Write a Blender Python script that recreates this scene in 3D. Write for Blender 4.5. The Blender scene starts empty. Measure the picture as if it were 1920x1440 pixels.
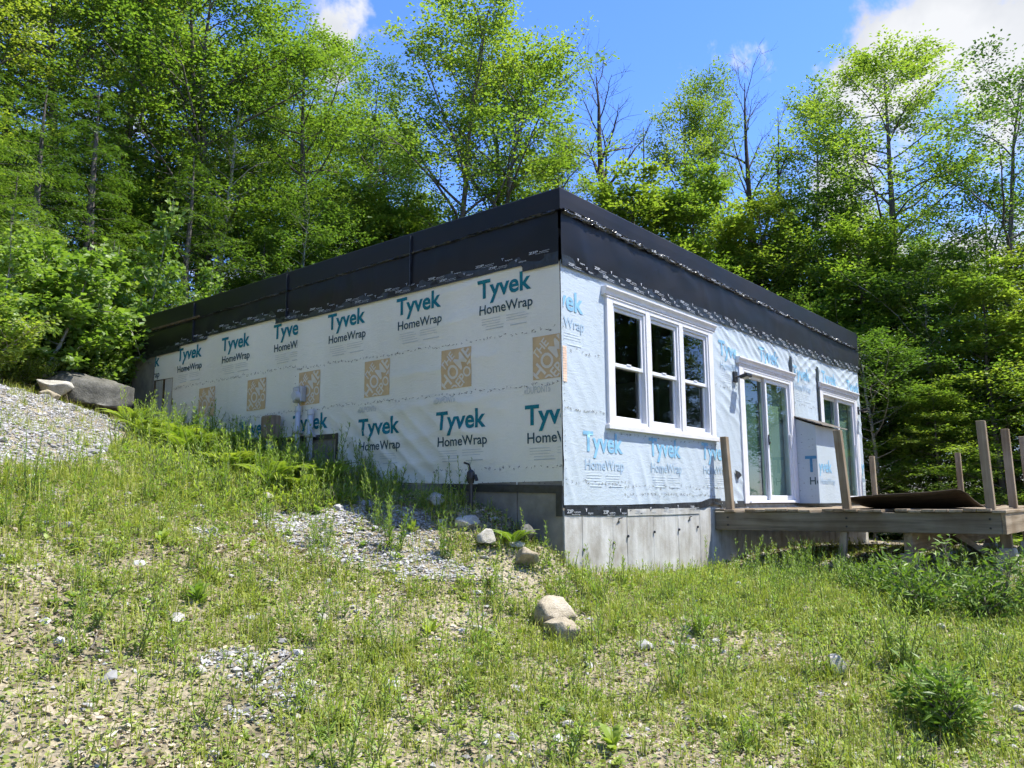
import bpy, bmesh, math, random
import numpy as np
from mathutils import Matrix, Vector

SC = bpy.context.scene
COL = SC.collection
rnd = random.Random(7)
RNG = np.random.default_rng(11)

# ------------------------------------------------------------------ camera
CAM = np.array([-6.8587, -4.9988, 0.0249])
cam_d = bpy.data.cameras.new('camera'); cam = bpy.data.objects.new('camera', cam_d); COL.objects.link(cam)
cam_d.sensor_width = 36; cam_d.lens = 28.35; cam_d.clip_end = 2000
F = Vector((0.7618, 0.6313, 0.1456)).normalized(); U = Vector((-0.1079, -0.0979, 0.9893)).normalized()
R_ = F.cross(U).normalized(); U = R_.cross(F)
cam.matrix_world = Matrix(((R_.x, U.x, -F.x, CAM[0]), (R_.y, U.y, -F.y, CAM[1]), (R_.z, U.z, -F.z, CAM[2]), (0, 0, 0, 1)))
SC.camera = cam

# ------------------------------------------------------------------ node helpers
def nd(nt, t, ins=None, **kw):
    n = nt.nodes.new(t)
    for k, v in kw.items(): setattr(n, k, v)
    if ins:
        for k, v in ins.items():
            s = n.inputs[k]
            if hasattr(v, 'is_linked') or isinstance(v, bpy.types.NodeSocket): nt.links.new(v, s)
            else: s.default_value = v
    return n
def ramp(nt, fac, stops, interp='LINEAR'):
    n = nt.nodes.new('ShaderNodeValToRGB'); cr = n.color_ramp; cr.interpolation = interp
    while len(cr.elements) < len(stops): cr.elements.new(.5)
    for e, (p, c) in zip(cr.elements, stops):
        e.position = p; e.color = (c[0], c[1], c[2], 1) if isinstance(c, (tuple, list)) else (c, c, c, 1)
    if fac is not None: nt.links.new(fac, n.inputs[0])
    return n.outputs[0]
def math_(nt, op, a, b=None, c=None, clamp=False):
    n = nt.nodes.new('ShaderNodeMath'); n.operation = op; n.use_clamp = clamp
    for i, v in enumerate((a, b, c)):
        if v is None: continue
        if isinstance(v, bpy.types.NodeSocket): nt.links.new(v, n.inputs[i])
        else: n.inputs[i].default_value = v
    return n.outputs[0]
def mixc(nt, fac, a, b, mode='MIX'):
    n = nt.nodes.new('ShaderNodeMix'); n.data_type = 'RGBA'; n.blend_type = mode
    for i, v in ((0, fac), (6, a), (7, b)):
        if isinstance(v, bpy.types.NodeSocket): nt.links.new(v, n.inputs[i])
        elif i == 0: n.inputs[0].default_value = v
        else: n.inputs[i].default_value = (*v, 1)
    return n.outputs[2]

# ------------------------------------------------------------------ world, sun, exposure
SUN_AZ, SUN_EL = math.radians(-52), math.radians(63)     # direction towards the sun, azimuth from +X
sdir = Vector((math.cos(SUN_AZ) * math.cos(SUN_EL), math.sin(SUN_AZ) * math.cos(SUN_EL), math.sin(SUN_EL)))
W = bpy.data.worlds.new('World'); SC.world = W; W.use_nodes = True
nt = W.node_tree; nt.nodes.clear()
sky = nd(nt, 'ShaderNodeTexSky', sky_type='NISHITA', sun_disc=False, sun_elevation=SUN_EL,
         sun_rotation=math.atan2(sdir.x, sdir.y), altitude=300, air_density=1.0, dust_density=.35, ozone_density=2.2)
tc = nd(nt, 'ShaderNodeTexCoord')
vec = nd(nt, 'ShaderNodeVectorMath', {0: tc.outputs['Generated']}, operation='NORMALIZE').outputs[0]
# clouds: layered noise over the whole sky, gathered into a few fair-weather heaps
warp = nd(nt, 'ShaderNodeTexNoise', {'Vector': vec, 'Scale': 3.0, 'Detail': 3.0})
wv = nd(nt, 'ShaderNodeVectorMath', {0: warp.outputs['Color'], 1: (.5, .5, .5)}, operation='SUBTRACT').outputs[0]
wv = nd(nt, 'ShaderNodeVectorMath', {0: wv, 'Scale': .10}, operation='SCALE').outputs[0]
v2 = nd(nt, 'ShaderNodeVectorMath', {0: vec, 1: wv}, operation='ADD').outputs[0]
nz = nd(nt, 'ShaderNodeTexNoise', {'Vector': v2, 'Scale': 9.0, 'Detail': 6.0, 'Roughness': .6}).outputs['Fac']
big = nd(nt, 'ShaderNodeTexNoise', {'Vector': v2, 'Scale': 2.2, 'Detail': 2.0}).outputs['Fac']
dens = math_(nt, 'MULTIPLY_ADD', big, 1.1, -.77)
for d, rad, amp in [((.8745, .1368, .4654), .17, .44), ((.8951, .0954, .4356), .12, .22), ((.8644, .2288, .4478), .10, .42), ((.865, .17, .475), .10, .2), ((.9238, .2334, .3035), .10, .42),
                    ((.9003, .3274, .2868), .10, .40), ((.952, .163, .2589), .10, .42), ((.5107, .6814, .5243), .13, .50), ((.5641, .6185, .5469), .09, .4),
                    ((-.7, -.5, .5), .22, .4), ((-.3, .85, .4), .2, .4)]:
    dist = nd(nt, 'ShaderNodeVectorMath', {0: v2, 1: d}, operation='DISTANCE').outputs['Value']
    k = nd(nt, 'ShaderNodeMapRange', {'Value': dist, 'From Min': 0.0, 'From Max': rad, 'To Min': amp, 'To Max': 0.0}, interpolation_type='SMOOTHSTEP').outputs[0]
    dens = math_(nt, 'ADD', dens, k)
dens = math_(nt, 'ADD', dens, math_(nt, 'MULTIPLY_ADD', nz, 2.1, -1.05))
cover = nd(nt, 'ShaderNodeMapRange', {'Value': dens, 'From Min': .02, 'From Max': .34}, interpolation_type='SMOOTHSTEP').outputs[0]
shade = nd(nt, 'ShaderNodeMapRange', {'Value': nd(nt, 'ShaderNodeTexNoise', {'Vector': v2, 'Scale': 6.0, 'Detail': 5.0}).outputs['Fac'], 'From Min': .42, 'From Max': .62}).outputs[0]
ccol = mixc(nt, shade, (2.45, 2.5, 2.6), (1.65, 1.75, 1.95))
skyc = nd(nt, 'ShaderNodeHueSaturation', {'Saturation': 1.2, 'Value': 1.0, 'Color': sky.outputs[0]}).outputs[0]
skyc = mixc(nt, 1.0, skyc, (.68, .69, .93), 'MULTIPLY')
fin = mixc(nt, cover, skyc, ccol)
bg = nd(nt, 'ShaderNodeBackground', {'Color': fin, 'Strength': 0.12})
nt.links.new(bg.outputs[0], nd(nt, 'ShaderNodeOutputWorld').inputs[0])
sl = bpy.data.lights.new('sun', 'SUN'); sl.energy = 3.3; sl.angle = math.radians(.53); sl.color = (1, .955, .87)
so = bpy.data.objects.new('sun', sl); COL.objects.link(so); so.rotation_euler = sdir.to_track_quat('Z', 'Y').to_euler()
so.location = (20, -15, 40)
SC.view_settings.view_transform = 'Standard'; SC.view_settings.look = 'None'
SC.view_settings.exposure = 1.66; SC.view_settings.gamma = 1.0; SC.view_settings.use_curve_mapping = False
SC.render.engine = 'CYCLES'
SC.cycles.max_bounces = 6; SC.cycles.diffuse_bounces = 4; SC.cycles.glossy_bounces = 3; SC.cycles.transmission_bounces = 4; SC.cycles.transparent_max_bounces = 8
SC.cycles.use_denoising = True; SC.cycles.caustics_reflective = False; SC.cycles.caustics_refractive = False
SC.cycles.use_adaptive_sampling = True; SC.cycles.adaptive_threshold = .03
SC.cycles.sample_clamp_indirect = 6.0

# ------------------------------------------------------------------ numpy noise
_P = np.random.default_rng(3).random((256, 256))
def vn(x, y, s=0):
    x = np.asarray(x, float) + s * 17.13; y = np.asarray(y, float) + s * 9.71
    xi = np.floor(x).astype(int); yi = np.floor(y).astype(int); fx = x - xi; fy = y - yi
    fx = fx * fx * (3 - 2 * fx); fy = fy * fy * (3 - 2 * fy)
    a = _P[xi % 256, yi % 256]; b = _P[(xi + 1) % 256, yi % 256]; c = _P[xi % 256, (yi + 1) % 256]; d = _P[(xi + 1) % 256, (yi + 1) % 256]
    return (a * (1 - fx) + b * fx) * (1 - fy) + (c * (1 - fx) + d * fx) * fy
def fbm(x, y, s=0, o=4):
    t = 0; a = .5
    for i in range(o): t = t + a * vn(x * 2 ** i, y * 2 ** i, s + i); a *= .5
    return t
def sstep(a, b, x):
    t = np.clip((np.asarray(x, float) - a) / (b - a), 0, 1); return t * t * (3 - 2 * t)

# ------------------------------------------------------------------ object helpers
def tag(o, label=None, cat=None, group=None, kind=None):
    if label: o['label'] = label
    if cat: o['category'] = cat
    if group: o['group'] = group
    if kind: o['kind'] = kind
    return o
def link(o, parent=None):
    COL.objects.link(o)
    if parent: o.parent = parent
    return o
def empty(name, loc=(0, 0, 0), rz=0):
    o = bpy.data.objects.new(name, None); o.location = loc; o.rotation_euler.z = rz; o.empty_display_size = .2
    return link(o)
def np_mesh(name, verts, faces_list, mats=None, mat_idx=None, tint=None, smooth=False):
    """faces_list: list of (n,k) int arrays"""
    me = bpy.data.meshes.new(name); verts = np.asarray(verts, np.float32)
    me.vertices.add(len(verts)); me.vertices.foreach_set('co', verts.ravel())
    tot = sum(f.size for f in faces_list); npoly = sum(len(f) for f in faces_list)
    me.loops.add(tot); me.polygons.add(npoly)
    li = np.concatenate([f.ravel() for f in faces_list]).astype(np.int32)
    sz = np.concatenate([np.full(len(f), f.shape[1]) for f in faces_list]).astype(np.int32)
    st = np.concatenate([[0], np.cumsum(sz)[:-1]]).astype(np.int32)
    me.loops.foreach_set('vertex_index', li); me.polygons.foreach_set('loop_start', st)
    if mat_idx is not None: me.polygons.foreach_set('material_index', np.asarray(mat_idx, np.int32))
    me.polygons.foreach_set('use_smooth', np.full(npoly, smooth, dtype=bool))
    if tint is not None:
        a = me.attributes.new('tint', 'FLOAT', 'FACE'); a.data.foreach_set('value', np.asarray(tint, np.float32))
    for m in (mats or []): me.materials.append(m)
    me.update(calc_edges=True)
    return me
class MB:
    def __init__(s): s.v = []; s.f = []
    def add(s, vs, fs):
        b = len(s.v); s.v += [tuple(v) for v in vs]; s.f += [tuple(i + b for i in f) for f in fs]; return s
    def box(s, a, b):
        x0, y0, z0 = [min(p, q) for p, q in zip(a, b)]; x1, y1, z1 = [max(p, q) for p, q in zip(a, b)]
        return s.add([(x0, y0, z0), (x1, y0, z0), (x1, y1, z0), (x0, y1, z0), (x0, y0, z1), (x1, y0, z1), (x1, y1, z1), (x0, y1, z1)],
              [(0, 3, 2, 1), (4, 5, 6, 7), (0, 1, 5, 4), (1, 2, 6, 5), (2, 3, 7, 6), (3, 0, 4, 7)])
    def prism(s, prof, axis, a, b):
        """prof: 2D outline swept along axis from a to b"""
        n = len(prof); o = [i for i in range(3) if i != axis]; vs = []
        for t in (a, b):
            for p in prof:
                v = [0, 0, 0]; v[axis] = t; v[o[0]], v[o[1]] = p; vs.append(v)
        return s.add(vs, [tuple(range(n - 1, -1, -1)), tuple(range(n, 2 * n))] + [(i, (i + 1) % n, n + (i + 1) % n, n + i) for i in range(n)])
    def tube(s, pts, rads, n=8, cap=True):
        pts = [Vector(p) for p in pts]; rings = []
        for i, p in enumerate(pts):
            d = (pts[min(i + 1, len(pts) - 1)] - pts[max(i - 1, 0)]).normalized()
            a = d.orthogonal().normalized() if i == 0 else (a - a.dot(d) * d).normalized()
            b_ = d.cross(a); r = rads if isinstance(rads, (int, float)) else rads[i]
            rings.append([p + (a * math.cos(t) + b_ * math.sin(t)) * r for t in [2 * math.pi * k / n for k in range(n)]])
        vs = [v for r in rings for v in r]; fs = []
        for i in range(len(pts) - 1):
            fs += [(i * n + k, i * n + (k + 1) % n, (i + 1) * n + (k + 1) % n, (i + 1) * n + k) for k in range(n)]
        if cap: fs += [tuple(range(n - 1, -1, -1)), tuple(range((len(pts) - 1) * n, len(pts) * n))]
        return s.add(vs, fs)
    def build(s, name, m, parent=None, bevel=0, smooth=False, loc=None):
        me = bpy.data.meshes.new(name); me.from_pydata(s.v, [], s.f)
        bm = bmesh.new(); bm.from_mesh(me); bmesh.ops.recalc_face_normals(bm, faces=bm.faces)
        if bevel: bmesh.ops.bevel(bm, geom=bm.edges[:], offset=bevel, segments=1, affect='EDGES', clamp_overlap=True)
        bm.to_mesh(me); bm.free()
        if smooth: me.polygons.foreach_set('use_smooth', [True] * len(me.polygons))
        me.materials.append(m); o = bpy.data.objects.new(name, me)
        if loc: o.location = loc
        return link(o, parent)
def grid_obj(name, Pfun, nu, nv, m, parent=None, keep=None, smooth=True):
    """Pfun(u index array, v index array) -> (n,3) on a (nu+1)x(nv+1) grid"""
    u, v = np.meshgrid(np.arange(nu + 1), np.arange(nv + 1), indexing='ij'); P = Pfun(u.ravel(), v.ravel())
    i, j = np.meshgrid(np.arange(nu), np.arange(nv), indexing='ij'); i = i.ravel(); j = j.ravel(); s = nv + 1
    if keep is not None: k = keep(i, j); i = i[k]; j = j[k]
    f = np.stack([i * s + j, (i + 1) * s + j, (i + 1) * s + j + 1, i * s + j + 1], 1)
    return link(bpy.data.objects.new(name, np_mesh(name, P, [f], [m], smooth=smooth)), parent)

# ------------------------------------------------------------------ materials
def new_mat(name):
    m = bpy.data.materials.new(name); m.use_nodes = True; nt = m.node_tree
    b = nt.nodes['Principled BSDF']; return m, nt, b
def obj_co(nt, scale=(1, 1, 1), loc=(0, 0, 0), rot=(0, 0, 0), which='Object'):
    t = nd(nt, 'ShaderNodeTexCoord')
    return nd(nt, 'ShaderNodeMapping', {'Vector': t.outputs[which], 'Scale': scale, 'Location': loc, 'Rotation': rot}).outputs[0]
def bump(nt, b, h, strength=.3, dist=.01):
    n = nd(nt, 'ShaderNodeBump', {'Height': h, 'Strength': strength, 'Distance': dist}); nt.links.new(n.outputs[0], b.inputs['Normal']); return n
def plain(name, col, rough=.6, var=.12, scale=6.0, metallic=0, spec=.4, bmp=0):
    m, nt, b = new_mat(name)
    n = nd(nt, 'ShaderNodeTexNoise', {'Vector': obj_co(nt), 'Scale': scale, 'Detail': 6.0, 'Roughness': .6}).outputs['Fac']
    c = ramp(nt, n, [(.3, tuple(x * (1 - var) for x in col)), (.7, tuple(min(1, x * (1 + var)) for x in col))])
    nt.links.new(c, b.inputs['Base Color']); b.inputs['Roughness'].default_value = rough; b.inputs['Metallic'].default_value = metallic
    b.inputs['Specular IOR Level'].default_value = spec
    if bmp: bump(nt, b, n, bmp, .01)
    return m
M = {}
def wrap_mat(name='house_wrap', tone=(1, 1, 1)):
    m, nt, b = new_mat(name)
    co = obj_co(nt)
    fine = nd(nt, 'ShaderNodeTexNoise', {'Vector': co, 'Scale': 90.0, 'Detail': 3.0}).outputs['Fac']
    mid = nd(nt, 'ShaderNodeTexNoise', {'Vector': obj_co(nt, (5, 5, 14), rot=(.5, .4, 0)), 'Scale': 1.4, 'Detail': 5.0, 'Roughness': .6, 'Distortion': 1.2}).outputs['Fac']
    dirt = nd(nt, 'ShaderNodeTexNoise', {'Vector': obj_co(nt, (1, 1, .35)), 'Scale': 1.1, 'Detail': 6.0}).outputs['Fac']
    c = ramp(nt, dirt, [(.25, (.55, .55, .52)), (.55, (.63, .635, .625)), (.8, (.67, .67, .67))])
    sp = ramp(nt, fine, [(.3, .94), (.7, 1.0)])
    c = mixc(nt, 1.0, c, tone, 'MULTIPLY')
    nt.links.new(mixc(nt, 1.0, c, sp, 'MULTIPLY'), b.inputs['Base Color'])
    b.inputs['Roughness'].default_value = .42; b.inputs['Specular IOR Level'].default_value = .35
    h = math_(nt, 'ADD', math_(nt, 'MULTIPLY', fine, .08), mid)
    bump(nt, b, h, .34, .014)
    return m
M['wrap'] = wrap_mat('house_wrap_bounce_tint', (1.09, 1.06, .95)); M['wrap_front'] = wrap_mat('house_wrap_sky_tint', (.71, .81, .90))  # one wrap: warm ground bounce painted in at left, blue skylight in front
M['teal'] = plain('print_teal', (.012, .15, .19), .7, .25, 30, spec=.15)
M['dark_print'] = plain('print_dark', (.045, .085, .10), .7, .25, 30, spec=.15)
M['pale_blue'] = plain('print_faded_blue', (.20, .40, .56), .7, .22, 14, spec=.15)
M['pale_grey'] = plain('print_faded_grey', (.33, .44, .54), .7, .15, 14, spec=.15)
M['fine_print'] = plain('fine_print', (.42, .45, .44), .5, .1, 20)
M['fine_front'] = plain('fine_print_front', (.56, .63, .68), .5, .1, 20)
M['orange'] = plain('print_orange_faded', (.50, .355, .19), .5, .12, 9)
M['orange_letters'] = plain('print_orange_letters', (.58, .54, .46), .5, .06, 9)
M['orange_edge'] = plain('print_orange_pale', (.74, .52, .38), .5, .15, 9)
M['staple'] = plain('staple_mark', (.10, .10, .095), .5, .3, 30)
def membrane():
    m, nt, b = new_mat('black_membrane')
    n = nd(nt, 'ShaderNodeTexNoise', {'Vector': obj_co(nt, (.7, .7, 1.6)), 'Scale': 1.6, 'Detail': 4.0}).outputs['Fac']
    f = nd(nt, 'ShaderNodeTexNoise', {'Vector': obj_co(nt), 'Scale': 40.0, 'Detail': 5.0}).outputs['Fac']
    c = ramp(nt, n, [(.3, (.006, .006, .008)), (.7, (.012, .012, .015))]); nt.links.new(c, b.inputs['Base Color'])
    nt.links.new(ramp(nt, n, [(.3, .36), (.7, .52)]), b.inputs['Roughness'])
    b.inputs['Specular IOR Level'].default_value = .3
    bump(nt, b, f, .05, .004); return m
M['membrane'] = membrane()
def tape():
    m, nt, b = new_mat('black_tape')
    n = nd(nt, 'ShaderNodeTexNoise', {'Vector': obj_co(nt), 'Scale': 16.0, 'Detail': 5.0}).outputs['Fac']
    c = ramp(nt, n, [(.3, (.011, .013, .016)), (.7, (.026, .030, .036))]); nt.links.new(c, b.inputs['Base Color'])
    b.inputs['Roughness'].default_value = .33; bump(nt, b, n, .4, .015); return m
M['tape'] = tape()
M['crumple'] = plain('crumpled_tape', (.05, .055, .06), .22, .4, 25, bmp=.8)
M['tape_print'] = plain('tape_print', (.36, .38, .40), .5, .35, 25)
def concrete():
    m, nt, b = new_mat('board_formed_concrete')
    a = nd(nt, 'ShaderNodeTexNoise', {'Vector': obj_co(nt, (7, 7, .7)), 'Scale': 1.0, 'Detail': 6.0, 'Roughness': .6}).outputs['Fac']
    d = nd(nt, 'ShaderNodeTexNoise', {'Vector': obj_co(nt), 'Scale': 2.3, 'Detail': 7.0, 'Roughness': .65}).outputs['Fac']
    c1 = ramp(nt, a, [(.3, (.30, .295, .27)), (.5, (.43, .425, .395)), (.72, (.52, .515, .49))])
    c2 = ramp(nt, d, [(.33, (.62, .58, .52)), (.6, (1, 1, 1))])
    nt.links.new(mixc(nt, 1.0, c1, c2, 'MULTIPLY'), b.inputs['Base Color']); b.inputs['Roughness'].default_value = .85
    h = math_(nt, 'ADD', a, nd(nt, 'ShaderNodeTexNoise', {'Vector': obj_co(nt), 'Scale': 60.0, 'Detail': 4.0}).outputs['Fac'])
    bump(nt, b, h, .3, .008); return m
M['concrete'] = concrete(); M['concrete_dark'] = plain('dark_concrete', (.19, .175, .145), .9, .35, 3, spec=.2, bmp=.3)  # second one is darker and browner, for the left side panels
M['vinyl'] = plain('white_vinyl', (.64, .65, .67), .35, .03, 3)
M['trim'] = plain('painted_white_trim', (.62, .615, .62), .45, .07, 5, bmp=.03)
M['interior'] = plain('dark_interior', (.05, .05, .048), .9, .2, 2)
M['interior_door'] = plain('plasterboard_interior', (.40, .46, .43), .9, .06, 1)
M['metal'] = plain('grey_metal', (.36, .37, .38), .45, .1, 9, metallic=.35)
M['conduit'] = plain('grey_plastic_conduit', (.42, .44, .46), .5, .08, 9)
M['tan_box'] = plain('weathered_tan_box', (.21, .185, .145), .6, .2, 7)
M['black_metal'] = plain('black_metal', (.018, .018, .02), .4, .2, 10)
M['lamp_glass'] = plain('lamp_lens', (.5, .5, .46), .15, .05, 4)
M['galv'] = plain('galvanised_bracket', (.45, .45, .44), .4, .1, 20, metallic=.6)
def glass(name, tint, refl):
    m = bpy.data.materials.new(name); m.use_nodes = True; nt = m.node_tree; nt.nodes.clear()
    g = nd(nt, 'ShaderNodeBsdfGlossy', {'Color': (1, 1, 1, 1), 'Roughness': .0})
    wob = nd(nt, 'ShaderNodeTexNoise', {'Vector': obj_co(nt), 'Scale': 2.2, 'Detail': 1.0}).outputs['Fac']
    bp = nd(nt, 'ShaderNodeBump', {'Height': wob, 'Strength': .05, 'Distance': .02}); nt.links.new(bp.outputs[0], g.inputs['Normal'])
    t = nd(nt, 'ShaderNodeBsdfTransparent', {'Color': (*tint, 1)})
    fr = nd(nt, 'ShaderNodeFresnel', {'IOR': refl})
    front_ = math_(nt, 'SUBTRACT', 1.0, nd(nt, 'ShaderNodeNewGeometry').outputs['Backfacing'])
    mx = nd(nt, 'ShaderNodeMixShader', {0: math_(nt, 'MULTIPLY', fr.outputs[0], front_)}); nt.links.new(t.outputs[0], mx.inputs[1]); nt.links.new(g.outputs[0], mx.inputs[2])
    nt.links.new(mx.outputs[0], nd(nt, 'ShaderNodeOutputMaterial').inputs[0]); return m
M['glass'] = glass('window_glass', (.62, .68, .66), 1.6)
M['glass_door'] = glass('door_glass', (.84, .92, .89), 1.45)
M['shade_teal'] = plain('drawn_teal_shade', (.04, .082, .076), .9, .1, 2); M['shade_pale'] = plain('drawn_pale_shade', (.17, .215, .19), .9, .1, 2)
M['screen'] = plain('insect_screen_behind_glass', (.30, .38, .36), .35, .05, 2)
def wood(name, cols, axis=2, sc=1.0, rough=.85):
    m, nt, b = new_mat(name); s = [16, 16, 16]; s[axis] = .8
    oi = nd(nt, 'ShaderNodeObjectInfo')
    t = nd(nt, 'ShaderNodeTexCoord')
    off = nd(nt, 'ShaderNodeVectorMath', {0: t.outputs['Object'], 1: oi.outputs['Random']}, operation='ADD').outputs[0]
    mp = nd(nt, 'ShaderNodeMapping', {'Vector': off, 'Scale': [x * sc for x in s]}).outputs[0]
    g = nd(nt, 'ShaderNodeTexNoise', {'Vector': mp, 'Scale': 1.0, 'Detail': 8.0, 'Roughness': .65, 'Distortion': .4}).outputs['Fac']
    big = nd(nt, 'ShaderNodeTexNoise', {'Vector': off, 'Scale': 1.7, 'Detail': 5.0}).outputs['Fac']
    c = ramp(nt, g, [(.28, cols[0]), (.5, cols[1]), (.75, cols[2])])
    st = ramp(nt, big, [(.34, (.55, .46, .36)), (.58, (1, 1, 1))])
    nt.links.new(mixc(nt, .8, c, st, 'MULTIPLY'), b.inputs['Base Color']); b.inputs['Roughness'].default_value = rough
    b.inputs['Specular IOR Level'].default_value = .25
    bump(nt, b, g, .5, .006); return m
WC = [(.13, .10, .068), (.27, .22, .155), (.37, .315, .235)]
M['wood_z'] = wood('weathered_lumber_upright', WC, 2)
M['wood_y'] = wood('weathered_lumber_beam', [(.075, .064, .045), (.175, .15, .11), (.26, .23, .175)], 1)
M['wood_x'] = wood('weathered_lumber_board', WC, 0)
M['ply_dark'] = wood('rotting_plywood', [(.035, .028, .02), (.07, .055, .038), (.12, .095, .068)], 1)
M['ply_brown'] = wood('stained_plywood', [(.05, .035, .02), (.10, .072, .04), (.15, .11, .06)], 2, .5)
M['shingle'] = wood('grey_roof_boards', [(.12, .11, .10), (.22, .205, .18), (.31, .29, .255)], 0, 1.0)
def rock_mat(name, c0, c1, c2, sc=6.0):
    m, nt, b = new_mat(name)
    oi = nd(nt, 'ShaderNodeObjectInfo')
    co = nd(nt, 'ShaderNodeVectorMath', {0: obj_co(nt), 1: oi.outputs['Random']}, operation='ADD').outputs[0]
    n = nd(nt, 'ShaderNodeTexNoise', {'Vector': co, 'Scale': sc, 'Detail': 9.0, 'Roughness': .68}).outputs['Fac']
    f = nd(nt, 'ShaderNodeTexNoise', {'Vector': co, 'Scale': sc * 12, 'Detail': 5.0}).outputs['Fac']
    c = ramp(nt, n, [(.3, c0), (.52, c1), (.74, c2)])
    nt.links.new(mixc(nt, .6, c, ramp(nt, f, [(.35, .55), (.6, 1.0)]), 'MULTIPLY'), b.inputs['Base Color'])
    b.inputs['Roughness'].default_value = .9; b.inputs['Specular IOR Level'].default_value = .2
    bump(nt, b, math_(nt, 'ADD', n, math_(nt, 'MULTIPLY', f, .3)), .7, .03); return m
M['rock_tan'] = rock_mat('tan_fieldstone', (.20, .165, .115), (.37, .32, .23), (.50, .45, .36))
M['rock_grey'] = rock_mat('grey_lichened_granite', (.05, .05, .042), (.13, .127, .108), (.22, .215, .19), 4)
M['rock_pale'] = rock_mat('pale_granite', (.25, .235, .20), (.40, .385, .335), (.52, .50, .45))
def tint_mat(name, stops, rough=.8, transl=0.0, tcol=None, spec=.3, objvar=.0):
    """colour from the per-face 'tint' value (and a little per object)"""
    m = bpy.data.materials.new(name); m.use_nodes = True; nt = m.node_tree; b = nt.nodes['Principled BSDF']; out = nt.nodes['Material Output']
    a = nd(nt, 'ShaderNodeAttribute', attribute_name='tint').outputs['Fac']
    if objvar:
        oi = nd(nt, 'ShaderNodeObjectInfo').outputs['Random']
        a = math_(nt, 'ADD', a, math_(nt, 'MULTIPLY_ADD', oi, objvar, -objvar / 2), clamp=True)
    c = ramp(nt, a, stops); nt.links.new(c, b.inputs['Base Color']); b.inputs['Roughness'].default_value = rough; b.inputs['Specular IOR Level'].default_value = spec
    if transl:
        t = nd(nt, 'ShaderNodeBsdfTranslucent', {'Color': mixc(nt, 1.0, c, tcol or (1.2, 1.32, .5), 'MULTIPLY')})
        mx = nd(nt, 'ShaderNodeMixShader', {0: transl}); nt.links.new(b.outputs[0], mx.inputs[1]); nt.links.new(t.outputs[0], mx.inputs[2])
        nt.links.new(mx.outputs[0], out.inputs[0])
    return m
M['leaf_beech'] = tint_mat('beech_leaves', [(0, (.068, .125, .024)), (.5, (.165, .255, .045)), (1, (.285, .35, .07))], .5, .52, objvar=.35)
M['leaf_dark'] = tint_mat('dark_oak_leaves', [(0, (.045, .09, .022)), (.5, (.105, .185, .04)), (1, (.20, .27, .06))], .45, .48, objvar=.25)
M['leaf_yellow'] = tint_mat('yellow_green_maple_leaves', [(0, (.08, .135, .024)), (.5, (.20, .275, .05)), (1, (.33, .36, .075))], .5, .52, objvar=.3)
M['leaf_aspen'] = tint_mat('aspen_leaves', [(0, (.085, .155, .028)), (.5, (.185, .285, .055)), (1, (.31, .39, .10))], .48, .46, spec=.5, objvar=.2)
M['needle'] = tint_mat('hemlock_needles', [(0, (.03, .065, .016)), (.5, (.105, .18, .035)), (1, (.25, .32, .06))], .5, .4, objvar=.3)
M['weed'] = tint_mat('weed_leaves', [(0, (.07, .14, .025)), (.5, (.18, .275, .045)), (1, (.34, .40, .08))], .48, .42, objvar=.45)
M['weed_dark'] = tint_mat('dark_shrub_leaves', [(0, (.06, .115, .022)), (.5, (.145, .24, .042)), (1, (.28, .36, .07))], .45, .36, objvar=.2)
M['grass'] = tint_mat('grass_blades', [(0, (.13, .18, .03)), (.55, (.32, .36, .06)), (.85, (.46, .45, .13)), (1, (.54, .48, .28))], .55, .38)
M['cover'] = tint_mat('ground_cover_leaves', [(0, (.10, .155, .035)), (.5, (.23, .285, .065)), (1, (.38, .40, .11))], .55, .35)
M['litter'] = tint_mat('dead_leaves', [(0, (.16, .12, .075)), (.35, (.34, .28, .19)), (.7, (.46, .40, .30)), (1, (.58, .53, .43))], .7, .18, (1.2, 1.0, .8))
M['gravel'] = tint_mat('gravel_stones', [(0, (.16, .155, .15)), (.5, (.31, .305, .295)), (.9, (.42, .415, .405)), (1, (.52, .51, .49))], .85)
M['straw'] = tint_mat('dry_stalks', [(0, (.26, .20, .11)), (1, (.48, .41, .27))], .7, .15, (1.2, 1.1, .8))
M['stem'] = plain('green_stem', (.14, .17, .05), .6, .25, 12)
def bark(name, c0, c1):
    m, nt, b = new_mat(name)
    n = nd(nt, 'ShaderNodeTexNoise', {'Vector': obj_co(nt, (6, 6, 1.3)), 'Scale': 1.6, 'Detail': 7.0, 'Roughness': .65}).outputs['Fac']
    nt.links.new(ramp(nt, n, [(.3, c0), (.7, c1)]), b.inputs['Base Color']); b.inputs['Roughness'].default_value = .9
    bump(nt, b, n, .6, .03); return m
M['bark'] = bark('grey_brown_bark', (.05, .042, .034), (.16, .14, .115))
M['bark_pale'] = bark('pale_smooth_bark', (.20, .185, .16), (.40, .38, .34))
M['bark_dead'] = bark('dark_dead_wood', (.022, .019, .017), (.07, .058, .05))
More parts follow.
